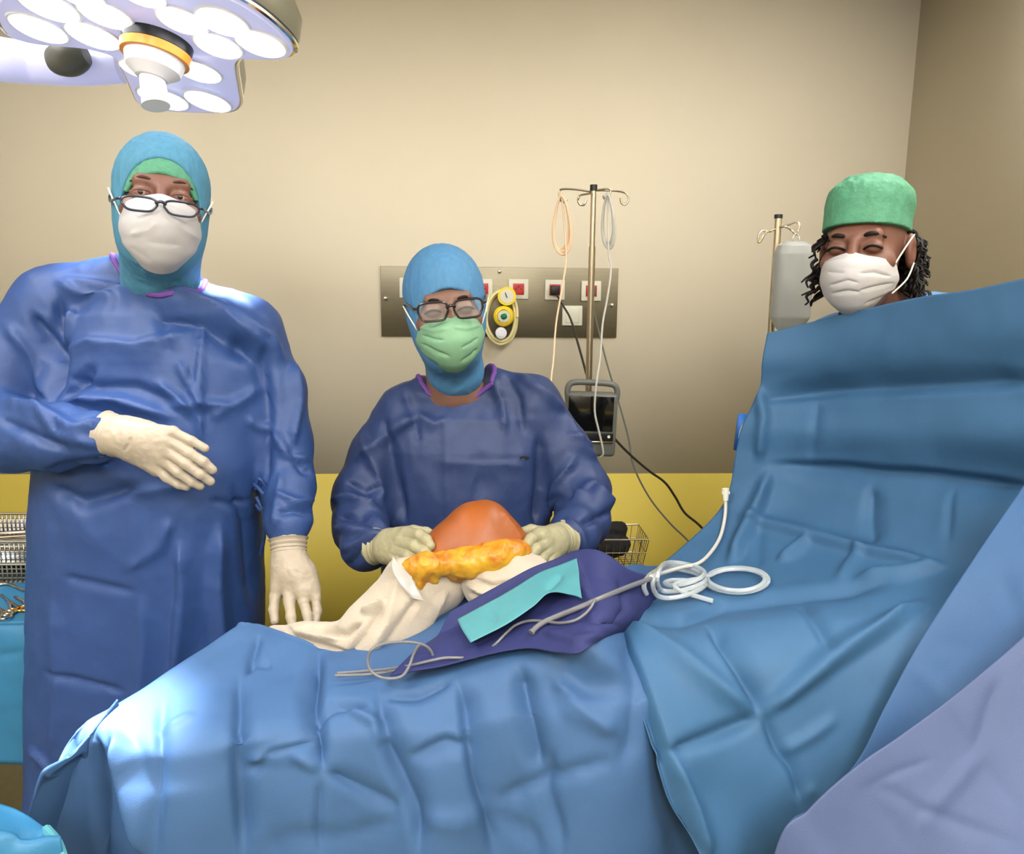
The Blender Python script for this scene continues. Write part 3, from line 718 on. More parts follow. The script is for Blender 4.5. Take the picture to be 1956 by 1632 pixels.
# ---------------- surgeon on the left
pl = empty('person', (P(300, 600, 1.64).x, 1.64, 0), 'tall person in blue gown and aqua hood with white mask, standing left beneath the lamp', 'person')
HL = hframe(P(309, 384, 1.575), 1.02, 21, -2, 5)
person_skin = [M['skin_tan']]
neckL = P(308, 560, 1.65)
shL = [P(115, 600, 1.66), P(478, 650, 1.66)]; elL = [P(-45, 800, 1.58), P(545, 830, 1.64)]; wrL = [P(215, 830, 1.41), P(551, 1035, 1.50)]
hipL = [P(200, 1080, 1.64), P(390, 1080, 1.64)]; ftL = [Vector((hipL[0].x, 1.66, 0)), Vector((hipL[1].x, 1.66, 0))]
bL = body_mesh(pl, M['skin_tan'], HL, neckL, shL, elL, wrL, hipL, ftL, 1.66, ears=False)
eyes(bL, HL, thick=.0026)
shoes(bL, ftL, M['white'])
gf = U([stackpx([(560, 215, 425, 1.65, .06), (600, 120, 478, 1.65, .10), (680, 95, 512, 1.65, .13), (780, 92, 520, 1.645, .145), (880, 82, 512, 1.64, .16), (980, 76, 500, 1.64, .165), (1100, 72, 499, 1.64, .16),
                 (1300, 66, 500, 1.64, .155), (1480, 60, 505, 1.64, .15), (1620, 52, 512, 1.64, .15), ((.42,), 30, 530, 1.64, .16)]),
        chain([P(240, 535, 1.66), P(115, 588, 1.665)], [.052, .083]), chain([P(370, 574, 1.66), P(468, 640, 1.66)], [.047, .074]),
        chain([P(110, 595, 1.665), P(20, 700, 1.63), P(-48, 800, 1.57), P(20, 830, 1.50), P(110, 836, 1.45), P(185, 836, 1.415), P(212, 833, 1.405)], [.084, .082, .078, .068, .058, .042, .027], .02),
        chain([P(468, 640, 1.66), P(522, 740, 1.65), P(545, 840, 1.62), P(552, 930, 1.575), P(550, 1000, 1.52), P(551, 1030, 1.50)], [.074, .062, .053, .050, .042, .025], .02)], .03)
me = mesh_sdf(gf, [-1.35, 1.28, .3], [-.28, 1.86, 1.85], .006, 'gown')
wrinkle(me, .005, (7, 7, 4.5), seed=1); wrinkle(me, .0022, (18, 18, 14), seed=5)
CRGL = [
 ([(120, 530), (230, 548), (330, 566), (430, 600), (520, 670)], .012, 12, 45), ([(290, 605), (390, 622), (480, 690)], -.014, 30, 40), ([(180, 700), (150, 740), (125, 770)], -.012, 20, 20),
 ([(230, 560), (330, 570), (430, 585), (510, 640), (545, 700)], .016, 22, 40), ([(110, 540), (150, 560), (230, 575)], .012, 20, 30),
 ([(115, 570), (112, 650), (105, 760)], -.020, 26, 22), ([(140, 590), (120, 640), (105, 660)], .012, 14, 20),
 ([(60, 600), (90, 640), (108, 700)], -.016, 14, 18), ([(10, 620), (60, 680), (95, 770)], .010, 24, 20),
 ([(120, 670), (170, 650), (260, 660), (370, 628)], .012, 16, 44), ([(110, 770), (160, 758), (230, 762), (330, 795)], .018, 12, 30),
 ([(130, 720), (180, 740), (260, 740), (330, 770)], -.010, 16, 20), ([(388, 610), (380, 700), (382, 850)], .010, 14, 16),
 ([(378, 620), (372, 700), (350, 760)], -.007, 12, 12), ([(330, 775), (380, 770), (440, 772)], .010, 12, 20),
 ([(340, 690), (365, 745), (385, 775)], .010, 16, 12), ([(300, 730), (350, 770), (370, 800)], .010, 12, 12), ([(300, 590), (315, 640), (325, 680)], -.006, 14, 14),
 ([(440, 640), (490, 700), (505, 780)], -.012, 26, 24), ([(505, 640), (512, 760), (505, 900), (490, 960)], -.012, 18, 24),
 ([(400, 800), (450, 770), (500, 740)], .008, 16, 22), ([(470, 800), (500, 820), (520, 810)], .008, 12, 12),
 ([(0, 770), (80, 785), (150, 820), (200, 800)], .016, 12, 24), ([(0, 800), (60, 830), (130, 860)], -.012, 16, 16), ([(70, 780), (110, 830), (190, 850)], .010, 14, 18),
 ([(90, 900), (150, 890), (220, 880)], -.010, 14, 14), 
 ([(560, 690), (570, 760), (560, 850)], .014, 12, 20), ([(550, 860), (580, 900), (598, 905)], -.010, 12, 12), ([(520, 820), (550, 870), (590, 880)], .012, 12, 14),
 ([(530, 940), (565, 960), (600, 955)], .012, 10, 14), ([(525, 985), (560, 975), (598, 985)], -.010, 9, 9), ([(540, 900), (532, 960), (525, 1010)], .009, 10, 16),
 ([(95, 930), (160, 960), (260, 930)], -.014, 22, 26), ([(250, 945), (330, 930), (400, 900)], .006, 18, 18),
 ([(120, 1100), (190, 1115), (260, 1130)], -.007, 5, 18), ([(400, 955), (440, 965), (485, 955)], -.006, 10, 10),
 ([(330, 990), (300, 1050), (240, 1090)], .007, 20, 30), ([(445, 930), (470, 1000), (480, 1150)], -.010, 20, 20),
 ([(420, 1000), (415, 1120), (430, 1280)], .014, 26, 26), ([(340, 1030), (345, 1130), (330, 1290)], .014, 40, 14), ([(270, 1140), (275, 1250), (260, 1380)], .008, 30, 30),
 ([(85, 1280), (160, 1300), (240, 1320)], -.008, 4, 16), ([(55, 1430), (80, 1450), (110, 1490)], .010, 8, 12), ([(100, 1150), (110, 1300), (100, 1450)], .008, 30, 30),
]
crease(me, [(q[0], q[1], q[2]*1.25, q[3]*1.25) for q in CRGL], CK=1.45, sm=1)
gL = link('surgical_gown', me, M['gown_l'], pl)
tuck(bL, gL, lambda v: v.z > neckL.z - .02)
MB().tube(snapring(gL, [P(216, 484, 1.72), P(226, 510, 1.645), P(245, 538, 1.600), P(285, 558, 1.575), P(325, 563, 1.568), P(362, 556, 1.58), P(388, 532, 1.615), P(396, 508, 1.69), P(310, 490, 1.76)]), .0055, 1, closed=True, seg=8, smooth=False).build('neck_binding', M['purple'], gL)
ty = MB(); ty.tube([P(486, 925, 1.56), P(500, 940, 1.545), P(510, 955, 1.55), P(500, 975, 1.55), P(490, 965, 1.56)], .004, 6); ty.tube([P(490, 950, 1.56), P(503, 980, 1.55), P(505, 1020, 1.56), P(498, 1060, 1.58)], .004, 6); ty.tube([P(488, 935, 1.56), P(495, 915, 1.55), P(510, 935, 1.555), P(508, 950, 1.56)], .003, 6)
ty.build('waist_tie', M['gown_l'], gL)
hood(pl, HL, M['hood_l'], P(308, 540, 1.635), (-.03, .078, .098), rneck=.070, seed=2)
hood(pl, HL, M['green'], P(308, 540, 1.635), (-.036, .0755, .074), 'green_cap', infl=.0065, collar=False, noise_=.0006, low=.0)
mk = mask(pl, HL, M['mask_w'], cre=[([(300, 425), (285, 440), (250, 448)], -.0025, 12, 14), ([(332, 422), (350, 440), (378, 456)], -.0025, 14, 12), ([(280, 462), (310, 466), (345, 468)], .002, 22, 12),
     ([(250, 470), (290, 500)], .002, 14, 14)], zt=-.004, zb=-.138, w=.98)
spectacles(HL, [(-.033, -.028), (.033, -.028)], .0275, .0118, -.147, M['frame'], rz=.0021, par=pl, power=3.2)
for s in (-1, 1):
    MB().tube([HL @ Vector((s*.066, -.056, -.040)), HL @ Vector((s*.078, -.045, -.015)), HL @ Vector((s*.088, -.02, .008))], .0016, 6, seg=6).build('mask_strap', M['white'], mk)
# right hand of the surgeon, resting on the gown front
hand(pl, [[(205, 832, 1.405, .034), (235, 834, 1.40, .035), (270, 842, 1.395, .034)], [(260, 832, 1.395, .027), (318, 842, 1.385, .024)], [(262, 850, 1.395, .025), (312, 868, 1.385, .024)], [(255, 862, 1.395, .018), (302, 893, 1.388, .017)]],
     [[(285, 824, 1.385, .015), (330, 826, 1.378, .0115), (366, 843, 1.375, .0095), (392, 857, 1.376, .0078)],
      [(325, 842, 1.378, .014), (362, 866, 1.368, .0108), (388, 882, 1.368, .0098), (406, 898, 1.374, .0085)],
      [(320, 860, 1.376, .014), (355, 886, 1.364, .0108), (382, 906, 1.364, .0098), (402, 920, 1.372, .0085)],
      [(312, 876, 1.378, .013), (340, 902, 1.366, .0102), (366, 921, 1.368, .0092), (383, 929, 1.374, .008)],
      [(298, 890, 1.382, .012), (318, 912, 1.374, .0092), (340, 926, 1.374, .0084), (357, 931, 1.378, .0072)]],
     M['glove_l'], cuff=((201, 829, 1.408, .0395), (240, 836, 1.40, .036)), cre=[([(235, 865), (245, 850), (250, 835)], -.002, 8, 8)])
# left hand, fingers resting on the foot
hand(pl, [[(551, 1030, 1.50, .031), (552, 1062, 1.485, .031), (560, 1095, 1.47, .034)], [(545, 1088, 1.472, .026), (538, 1118, 1.458, .020)], [(570, 1090, 1.465, .028), (578, 1125, 1.45, .024)], [(585, 1100, 1.465, .02), (595, 1128, 1.45, .017)]],
     [[(536, 1100, 1.462, .0165), (526, 1140, 1.445, .0118), (523, 1165, 1.432, .0105), (525, 1186, 1.42, .0088)],
      [(552, 1110, 1.455, .0165), (553, 1150, 1.432, .0118), (556, 1180, 1.412, .0105), (559, 1200, 1.402, .009)],
      [(575, 1110, 1.452, .0155), (580, 1148, 1.432, .0112), (587, 1176, 1.416, .0100), (590, 1196, 1.405, .0088)],
      [(592, 1112, 1.455, .014), (603, 1142, 1.44, .0105), (606, 1168, 1.428, .0095), (604, 1190, 1.418, .008)]],
     M['glove_l'], cuff=((551, 1030, 1.500, .036), (552, 1062, 1.485, .0325)))

# ---------------- surgeon in the middle
pm = empty('person', (P(890, 800, 1.74).x, 1.74, 0), 'person in dark blue gown, glasses and green mask holding the bent knee', 'person')
HM = hframe(P(851, 583, 1.665), 1.0, 7, 3, -6)
person_skin[0] = M['skin']
neckM = P(868, 745, 1.735)
shM = [P(788, 800, 1.75), P(1008, 790, 1.75)]; elM = [P(690, 965, 1.70), P(1112, 960, 1.70)]; wrM = [P(722, 1044, 1.50), P(1070, 1032, 1.50)]
hipM = [P(820, 1120, 1.76), P(960, 1120, 1.76)]; ftM = [Vector((hipM[0].x, 1.78, 0)), Vector((hipM[1].x, 1.78, 0))]
bM = body_mesh(pm, M['skin'], HM, neckM, shM, elM, wrM, hipM, ftM, 1.76, armr=(.042, .033, .022), ears=False)
eyes(bM, HM, closed=True, brow=M['hair'], brz=.016, thick=.003)
shoes(bM, ftM, M['white'])
gf = U([stackpx([(752, 800, 955, 1.755, .06), (790, 742, 1040, 1.755, .09), (850, 728, 1062, 1.755, .115), (930, 728, 1056, 1.755, .125), (1030, 732, 1050, 1.755, .125), (1200, 725, 1060, 1.755, .125), ((.42,), 700, 1090, 1.755, .14)]),
        chain([P(815, 755, 1.75), P(780, 792, 1.755)], [.044, .064]), chain([P(930, 738, 1.75), P(1010, 776, 1.755)], [.044, .068]),
        chain([P(780, 795, 1.755), P(728, 870, 1.74), P(692, 950, 1.70), P(688, 1010, 1.62), P(702, 1040, 1.54), P(720, 1045, 1.50)], [.066, .066, .062, .058, .050, .034], .02),
        chain([P(1015, 780, 1.755), P(1070, 860, 1.74), P(1110, 940, 1.70), P(1112, 990, 1.62), P(1095, 1022, 1.54), P(1074, 1032, 1.50)], [.068, .064, .062, .058, .048, .034], .02)], .028)
gf = sub(gf, ell(P(870, 716, 1.72), (.082, .095, .038)), .008)
me = mesh_sdf(gf, [-.52, 1.38, .3], [.42, 1.98, 1.62], .006, 'gown')
wrinkle(me, .006, (8, 8, 5), seed=11); wrinkle(me, .0025, (20, 20, 14), seed=15)
CRGM = [
 ([(735, 800), (752, 900), (775, 1000)], -.012, 18, 22), ([(1030, 830), (1032, 930), (1022, 1010)], -.014, 22, 18),
 ([(680, 880), (740, 830), (800, 790)], .010, 22, 18), ([(690, 830), (720, 900), (730, 960)], .010, 18, 18),
 ([(632, 958), (670, 950), (720, 970)], .016, 10, 14), ([(640, 990), (690, 985), (740, 1010)], -.014, 12, 12), ([(635, 1010), (690, 1015), (745, 1030)], .014, 10, 12),
 ([(660, 920), (700, 940), (730, 930)], -.010, 10, 14), ([(650, 1050), (700, 1030), (740, 1030)], .010, 12, 14), ([(660, 1085), (690, 1060), (715, 1062)], -.008, 10, 10),
 ([(940, 720), (960, 770), (965, 830)], .009, 10, 16), ([(965, 712), (990, 760), (1000, 830)], -.008, 12, 14), ([(985, 715), (1040, 750), (1080, 790)], .010, 14, 14),
 ([(1080, 790), (1110, 850), (1140, 880)], .010, 12, 18), ([(1085, 830), (1130, 850), (1150, 870)], .008, 8, 8), ([(1090, 950), (1130, 930), (1170, 975)], .018, 16, 20),
 ([(1050, 960), (1090, 940), (1140, 935)], -.012, 12, 16), ([(1110, 1000), (1140, 990), (1165, 980)], -.012, 10, 12), ([(1100, 870), (1060, 930), (1040, 1000)], .010, 18, 24),
 ([(1080, 990), (1110, 1020), (1120, 1060)], .010, 12, 12), ([(955, 885), (1010, 885)], .002, 6, 6), ([(830, 880), (940, 885), (1020, 890)], .003, 6, 30),
 ([(850, 770), (852, 880), (856, 1000)], .004, 20, 12), ([(800, 790), (830, 810), (852, 800)], .007, 10, 22), ([(918, 900), (905, 960), (890, 990)], -.004, 12, 12),
 ([(770, 745), (790, 800), (800, 850)], -.006, 14, 14),
]
crease(me, [(q[0], q[1], q[2]*1.2, q[3]*1.2) for q in CRGM], CK=1.45, sm=1)
gM = link('surgical_gown', me, M['gown_m'], pm)
tuck(bM, gM, lambda v: v.z > neckM.z - .045)
mk_ = MB(); mk_.tube([P(993, 876, 1.632), P(1000, 873, 1.632), P(1010, 875, 1.634), P(1003, 878, 1.633)], .0022, 4); mk_.build('ink_mark', M['dkcloth'], gM)
MB().tube(snapring(gM, [P(798, 708, 1.78), P(808, 722, 1.72), P(830, 738, 1.67), P(865, 747, 1.645), P(900, 742, 1.655), P(928, 722, 1.69), P(942, 695, 1.75), P(870, 690, 1.82)]), .0055, 1, closed=True, seg=8, smooth=False).build('neck_binding', M['purple'], gM)
hood(pm, HM, M['hood_m'], P(870, 708, 1.71), (-.035, .0745, .076), rneck=.060, seed=8, noise_=.0016)
mm = mask(pm, HM, M['mask_g'], cre=[([(808, 640), (830, 648), (850, 650)], .005, 7, 7), ([(805, 655), (835, 672), (860, 680)], .005, 7, 8), ([(880, 665), (900, 655), (912, 645)], .004, 7, 7), ([(880, 690), (900, 678), (910, 665)], .005, 7, 7),
      ([(815, 685), (840, 698)], .004, 6, 6), ([(865, 625), (890, 628), (915, 622)], -.004, 7, 7), ([(800, 625), (830, 632), (855, 628)], -.004, 8, 8)], w=.98, zt=-.014)
mask(pm, hframe(P(851, 583, 1.665), 1.0, 7, 3, -6), M['mask_w'], 'mask_top_band', w=1.0, zt=-.012, zb=-.045, out=.0012, nu=8).parent = pm
spectacles(HM, [(-.0345, .0), (.0345, .0)], .0285, .0180, -.132, M['frame_m'], rz=.0024, par=pm, power=4)
for s in (-1, 1):
    MB().tube([HM @ Vector((s*.066, -.056, -.040)), HM @ Vector((s*.078, -.045, -.015)), HM @ Vector((s*.088, -.02, .008))], .0016, 6, seg=6).build('mask_strap', M['white'], mm)
hand(pm, [[(716, 1044, 1.50, .030), (738, 1044, 1.485, .029), (752, 1044, 1.47, .029)], [(745, 1036, 1.47, .025), (778, 1028, 1.435, .021)], [(745, 1046, 1.465, .026), (768, 1046, 1.435, .022)], [(742, 1054, 1.46, .022), (757, 1062, 1.435, .019)]],
     [[(776, 1024, 1.432, .0165), (800, 1022, 1.405, .0125), (815, 1032, 1.39, .0112), (822, 1043, 1.383, .0098)],
      [(768, 1038, 1.425, .016), (792, 1044, 1.392, .0125), (810, 1055, 1.378, .0112), (820, 1063, 1.374, .0098)],
      [(760, 1052, 1.425, .0155), (780, 1062, 1.392, .012), (796, 1073, 1.378, .0105), (806, 1079, 1.374, .0092)],
      [(752, 1062, 1.43, .0135), (762, 1073, 1.402, .0105), (774, 1080, 1.390, .0092), (782, 1083, 1.386, .008)],
      [(760, 1022, 1.455, .015), (790, 1014, 1.45, .0115), (815, 1016, 1.45, .0095), (830, 1022, 1.45, .008)]],
     M['glove_m'], cuff=((717, 1044, 1.50, .034), (742, 1044, 1.48, .031)))
hand(pm, [[(1076, 1030, 1.50, .031), (1062, 1032, 1.48, .029), (1052, 1036, 1.465, .028)], [(1056, 1028, 1.465, .022), (1030, 1028, 1.43, .020)], [(1056, 1040, 1.46, .024), (1040, 1046, 1.43, .020)], [(1058, 1048, 1.455, .020), (1050, 1062, 1.43, .017)]],
     [[(1034, 1028, 1.43, .016), (1015, 1030, 1.40, .0125), (1006, 1042, 1.39, .011), (1002, 1052, 1.388, .0096)],
      [(1040, 1040, 1.425, .0155), (1024, 1050, 1.392, .0122), (1013, 1062, 1.382, .0108), (1008, 1072, 1.38, .0094)],
      [(1046, 1052, 1.425, .0145), (1036, 1066, 1.396, .0115), (1028, 1078, 1.386, .0100), (1024, 1086, 1.384, .0088)],
      [(1054, 1060, 1.43, .013), (1050, 1074, 1.405, .0102), (1046, 1084, 1.395, .009), (1042, 1090, 1.392, .008)],
      [(1040, 1020, 1.455, .014), (1015, 1012, 1.452, .011), (995, 1016, 1.452, .009)]],
     M['glove_m'], cuff=((1078, 1030, 1.502, .0355), (1058, 1034, 1.475, .031)))

# ---------------- person behind the screen
pa = empty('person', (P(1690, 640, 1.66).x, 1.66, 0), 'smiling dark-haired person in green cap and white pleated mask behind the raised drape', 'person')
HA = hframe(P(1652, 472, 1.55), 1.0, -38, 2, -2)
person_skin[0] = M['skin_tan']
neckA = P(1705, 605, 1.64)
shA = [P(1592, 672, 1.66), P(1850, 640, 1.66)]; elA = [P(1560, 900, 1.70), P(1900, 880, 1.70)]; wrA = [P(1600, 1060, 1.66), P(1860, 1060, 1.66)]
hipA = [P(1620, 1040, 1.70), P(1790, 1040, 1.70)]; ftA = [Vector((hipA[0].x, 1.72, 0)), Vector((hipA[1].x, 1.72, 0))]
bA = body_mesh(pa, M['skin_tan'], HA, neckA, shA, elA, wrA, hipA, ftA, 1.68)
eyes(bA, HA, closed=True, brow=M['hair'], brz=.018, thick=.0042)
shoes(bA, ftA, M['white'])
gf = U([stackpx([(618, 1625, 1795, 1.66, .06), (700, 1560, 1860, 1.67, .11), (900, 1570, 1860, 1.68, .12), (1060, 1565, 1870, 1.69, .12)]),
        chain([P(1640, 626, 1.66), P(1592, 658, 1.665)], [.045, .060]), chain([P(1772, 602, 1.66), P(1850, 634, 1.665)], [.052, .066]),
        chain([shA[0], P(1570, 800, 1.69)], [.062, .058]), chain([shA[1], P(1885, 780, 1.69)], [.066, .06])], .03)
gf = sub(gf, ell(P(1695, 585, 1.63), (.082, .10, .055)), .01)
me = mesh_sdf(gf, [.45, 1.42, .95], [1.25, 1.88, 1.66], .007, 'top'); wrinkle(me, .006, (9, 9, 5), seed=21)
sA = link('scrub_top', me, M['scrub'], pa)
tuck(bA, sA, lambda v: v.z > neckA.z - .03 or v.z < 1.05)
legs = MB()
for i in (0, 1): legs.tube([hipA[i] + Vector((0, 0, .05)), (hipA[i]+ftA[i])/2, ftA[i] + Vector((0, .02, .10))], lambda t: .105 - .03*t, 8, seg=20)
legs.build('scrub_trousers', M['scrub'], pa)
MB().tube(snapring(sA, [P(1618, 605, 1.60), P(1612, 588, 1.67), P(1700, 560, 1.72), P(1762, 556, 1.68), P(1775, 575, 1.62), P(1740, 610, 1.58), P(1680, 628, 1.56)]), .004, 1, closed=True, seg=8, smooth=False).build('neckline', M['dkcloth'], sA)
# green cap: upright band with a soft puckered crown
capm = HA @ Matrix.Rotation(R(-9), 4, 'X')
f = U([loc(stack([.028, .075, .105, .125], [0, 0, .002, .004], [.006, .008, .01, .012], [.079, .078, .071, .052], [.104, .102, .094, .07], 2.2), capm), loc(ell((.004, .012, .088), (.074, .094, .044)), capm)], .02)
c = HA.to_translation()
me = mesh_sdf(f, [c.x-.15, c.y-.16, c.z-.02], [c.x+.15, c.y+.18, c.z+.18], .003, 'cap'); wrinkle(me, .0035, (45, 45, 20), seed=31, mask=lambda co: np.clip((co[:, 2] - c.z - .06)/.05, .12, 1))
link('green_cap', me, M['green'], pa)
mw = mask(pa, HA, M['mask_w'], cre=[([(1585, 545), (1620, 535), (1640, 540)], .005, 6, 9), ([(1590, 560), (1620, 555), (1645, 558)], .005, 6, 9), ([(1640, 522), (1670, 520), (1700, 528)], .005, 6, 9), ([(1640, 555), (1680, 545), (1705, 540)], .005, 6, 9),
      ([(1650, 580), (1690, 565), (1705, 555)], .004, 6, 9), ([(1580, 500), (1640, 488), (1700, 490)], .003, 5, 8), ([(1583, 520), (1615, 522)], .004, 6, 8)], w=.98, zt=-.012)
MB().tube([HA @ Vector((.066, -.054, -.034)), HA @ Vector((.078, -.03, -.005)), HA @ Vector((.087, 0, .018))], .0015, 6, seg=6).build('ear_loop', M['white'], mw)
MB().tube([HA @ Vector((.062, -.052, -.090)), HA @ Vector((.082, -.028, -.065)), HA @ Vector((.088, .005, -.035))], .0015, 6, seg=6).build('ear_loop', M['white'], mw)
for side in (1, -1):
    hb = MB()
    for i in range(130 if side > 0 else 24):
        a = random.uniform(.022, .095) if side > 0 else random.uniform(-.05, .01); z = random.uniform(-.075, .030)
        p0 = Vector((side*random.uniform(.060, .078), a, z)); L = random.uniform(.02, .045) if side > 0 else random.uniform(.02, .04); ph = random.uniform(0, 6)
        pts = [p0 + Vector((side*(.006 + .004*k + .006*math.sin(k*1.3 + ph)) - side*.006, .006*math.cos(k*1.3 + ph), -L*k/5)) for k in range(7)]
        hb.tube([HA @ p for p in pts], lambda t: .0042*(1-t*.6), 3, seg=6)
    hb.build('hair', M['hair'], bA)
hb = MB()
for i in range(60):
    x = random.uniform(-.05, .07); p0 = Vector((x, .095, random.uniform(-.06, .03))); ph = random.uniform(0, 6)
    hb.tube([HA @ (p0 + Vector((.006*math.sin(k*1.2 + ph), .007*math.cos(k*1.2 + ph) + .002*k, -.011*k))) for k in range(6)], lambda t: .006*(1-t*.6), 3, seg=6)
hb.build('hair', M['hair'], bA)

# ---------------- patient on the table
pp = empty('person', (.4, 1.24, .9), 'patient lying under blue drapes with one knee raised in cream stocking and orange film', 'person')
K = P(908, 1030, 1.44); ANK = P(655, 1238, 1.34); TOE = P(528, 1222, 1.385); HIP = Vector((.26, 1.20, .965)); HIP2 = Vector((.40, 1.14, 1.0))
HP = Matrix.Translation(Vector((1.16, 1.16, .98))) @ Matrix(((0, 0, 1), (-1, 0, 0), (0, -1, 0))).to_4x4()
pf = U([loc(head(), HP), rc((1.10, 1.16, .97), (.97, 1.18, .97), .055, .07), ell((.80, 1.22, .955), (.24, .13, .075)), ell((.50, 1.21, .945), (.22, .13, .07)),
        chain([HIP, K], [.062, .040]), chain([K + Vector((-.01, -.01, -.005)), K.lerp(ANK, .45), ANK], [.042, .042, .028]), chain([ANK + Vector((.01, 0, -.005)), TOE + Vector((.03, 0, -.005))], [.024, .012]),
        chain([HIP2 - Vector((0, -.03, .05)), (.0, 1.16, .925), (-.34, 1.18, .915)], [.06, .042, .028]), chain([(-.34, 1.18, .915), (-.36, 1.18, .93)], [.028, .02]),
        chain([(.92, 1.13, .945), (.70, 1.12, .935), (.52, 1.14, .93)], [.040, .033, .025]), chain([(.92, 1.33, .945), (.70, 1.35, .935), (.52, 1.34, .93)], [.040, .033, .025])], .03)
me = mesh_sdf(pf, [-.62, .98, .85], [1.36, 1.56, 1.32], .005, 'patient'); bP = link('body', me, M['skin_tan'], pp)
# stocking over foot and shin
def J(*a): return P(*a)
sf = U([chain([J(524, 1216, 1.39), J(575, 1222, 1.37), J(625, 1232, 1.35), J(672, 1238, 1.335), J(715, 1205, 1.34)], [.022, .030, .036, .048, .054], .02),
        chain([J(715, 1205, 1.34), J(760, 1165, 1.365), J(800, 1125, 1.395), J(832, 1098, 1.415)], [.054, .058, .058, .054], .02),
        chain([J(790, 1110, 1.40), J(840, 1115, 1.405), J(862, 1085, 1.415)], [.052, .047, .040], .02),
        rc(J(770, 1090, 1.36), J(800, 1100, 1.37), .022, .03)], .022)
a = J(460, 1100, 1.36); b = J(960, 1320, 1.36)
me = mesh_sdf(sf, [a.x-.02, 1.22, b.z-.04], [b.x, 1.52, 1.30], .0035, 'stockinette')
wrinkle(me, .005, (9, 9, 9), seed=41)
crease(me, [([(545, 1190), (560, 1215), (640, 1240), (700, 1265)], -.010, 10, 14), ([(512, 1238), (530, 1228), (560, 1245), (620, 1272)], .008, 8, 10), ([(690, 1170), (705, 1165), (735, 1150)], .014, 12, 16),
            ([(600, 1198), (660, 1212), (690, 1190)], -.012, 14, 12), ([(760, 1110), (740, 1190), (690, 1270)], .006, 20, 24), ([(800, 1140), (760, 1200), (720, 1260)], -.006, 20, 20), ([(735, 1160), (700, 1210), (660, 1260)], -.007, 16, 16),
            ([(855, 1130), (820, 1190), (760, 1235)], .006, 14, 22), ([(560, 1205), (600, 1215), (650, 1222)], .007, 8, 10)])
link('stockinette', me, M['stock'], bP); stk = pp
# stocking on the thigh
tf = U([chain([J(905, 1095, 1.40), J(945, 1120, 1.37), J(985, 1145, 1.34)], [.040, .050, .052], .02), chain([J(965, 1095, 1.42), J(1010, 1120, 1.38)], [.045, .050], .02), rc(K.lerp(HIP, .22), K.lerp(HIP, .75), .052, .068)], .02)
a = J(860, 1000, 1.40); b = J(1080, 1230, 1.36)
me = mesh_sdf(tf, [a.x-.02, 1.14, b.z-.10], [b.x+.12, 1.52, 1.28], .0035, 'stockinette'); wrinkle(me, .006, (14, 14, 14), seed=43)
crease(me, [([(892, 1118), (930, 1135), (985, 1130)], .010, 8, 8), ([(895, 1132), (930, 1155), (960, 1160)], -.009, 8, 8), ([(900, 1105), (940, 1118), (1000, 1108)], -.008, 8, 8)])
link('stockinette', me, M['stock'], bP)
# orange film over the knee
kf = U([ell(J(912, 1048, 1.435), (.098, .075, .064)), rc(J(908, 1008, 1.44), J(925, 1005, 1.44), .050), rc(J(858, 1050, 1.42), J(838, 1068, 1.41), .036, .034), rc(J(962, 1038, 1.43), J(978, 1056, 1.42), .032, .03)], .03)
pa_, pb_, pc_ = J(825, 1070, 1.38), J(1003, 1034, 1.38), J(914, 1052, 1.6)
nrm = (pb_-pa_).cross(pc_-pa_).normalized(); 
if nrm.z < 0: nrm = -nrm
g0 = kf
kf2 = lambda p: np.maximum(g0(p), -((p - A_(pa_)) @ A_(nrm)))
a = J(780, 1150, 1.4); b = J(1060, 930, 1.4)
me = mesh_sdf(kf2, [a.x, 1.30, a.z], [b.x, 1.56, b.z+.02], .003, 'film')
crease(me, [([(960, 975), (985, 1010), (1000, 1034)], .002, 14, 14)])
fo = link('antiseptic_film', me, M['orange'], pp); fo['label'] = 'orange film over the bent knee'
yf = U([chain([J(840, 1092, 1.372), J(875, 1088, 1.37), J(930, 1092, 1.372), J(975, 1092, 1.378)], [.010, .018, .022, .018], .01), chain([J(780, 1082, 1.350), J(812, 1082, 1.348), J(850, 1078, 1.356), J(900, 1074, 1.362), J(950, 1066, 1.362), J(990, 1052, 1.375)], [.014, .022, .020, .028, .030, .022], .01),
        chain([J(900, 1082, 1.366), J(960, 1080, 1.366), J(985, 1085, 1.378)], [.018, .026, .020], .01), chain([J(818, 1085, 1.348), J(826, 1108, 1.345)], [.022, .010], .01),
        chain([J(796, 1088, 1.350), J(802, 1112, 1.345), J(806, 1132, 1.342)], [.018, .012, .005], .01), chain([J(985, 1085, 1.378), J(994, 1110, 1.38)], [.018, .008], .01), chain([J(870, 1075, 1.36), J(872, 1092, 1.362)], [.02, .012], .01)], .012)
me = mesh_sdf(yf, [a.x-.03, 1.30, a.z-.03], [b.x, 1.50, b.z], .0028, 'edge'); wrinkle(me, .006, (30, 30, 20), seed=51); wrinkle(me, .002, (70, 70, 50), seed=53)
fe = link('gathered_film_edge', me, M['yorange'], pp); fe['label'] = 'crumpled yellow film band below the orange'
cf = [[J(750, 1062, 1.36), J(765, 1082, 1.345), J(785, 1094, 1.335)], [J(748, 1085, 1.345), J(768, 1104, 1.328), J(790, 1112, 1.322)], [J(762, 1112, 1.325), J(780, 1128, 1.315), J(802, 1134, 1.315)], [J(778, 1134, 1.318), J(792, 1144, 1.31), J(810, 1148, 1.312)]]
cloth('clear_film_edge', cf, M['film'], 8, 8, parent=pp, noise_=.004, thick=.001)
cf = [[J(992, 1060, 1.375), J(1005, 1072, 1.375), J(1022, 1085, 1.38)], [J(996, 1090, 1.365), J(1012, 1100, 1.365), J(1035, 1112, 1.37)], [J(992, 1112, 1.355), J(1015, 1120, 1.35), J(1045, 1128, 1.36)]]
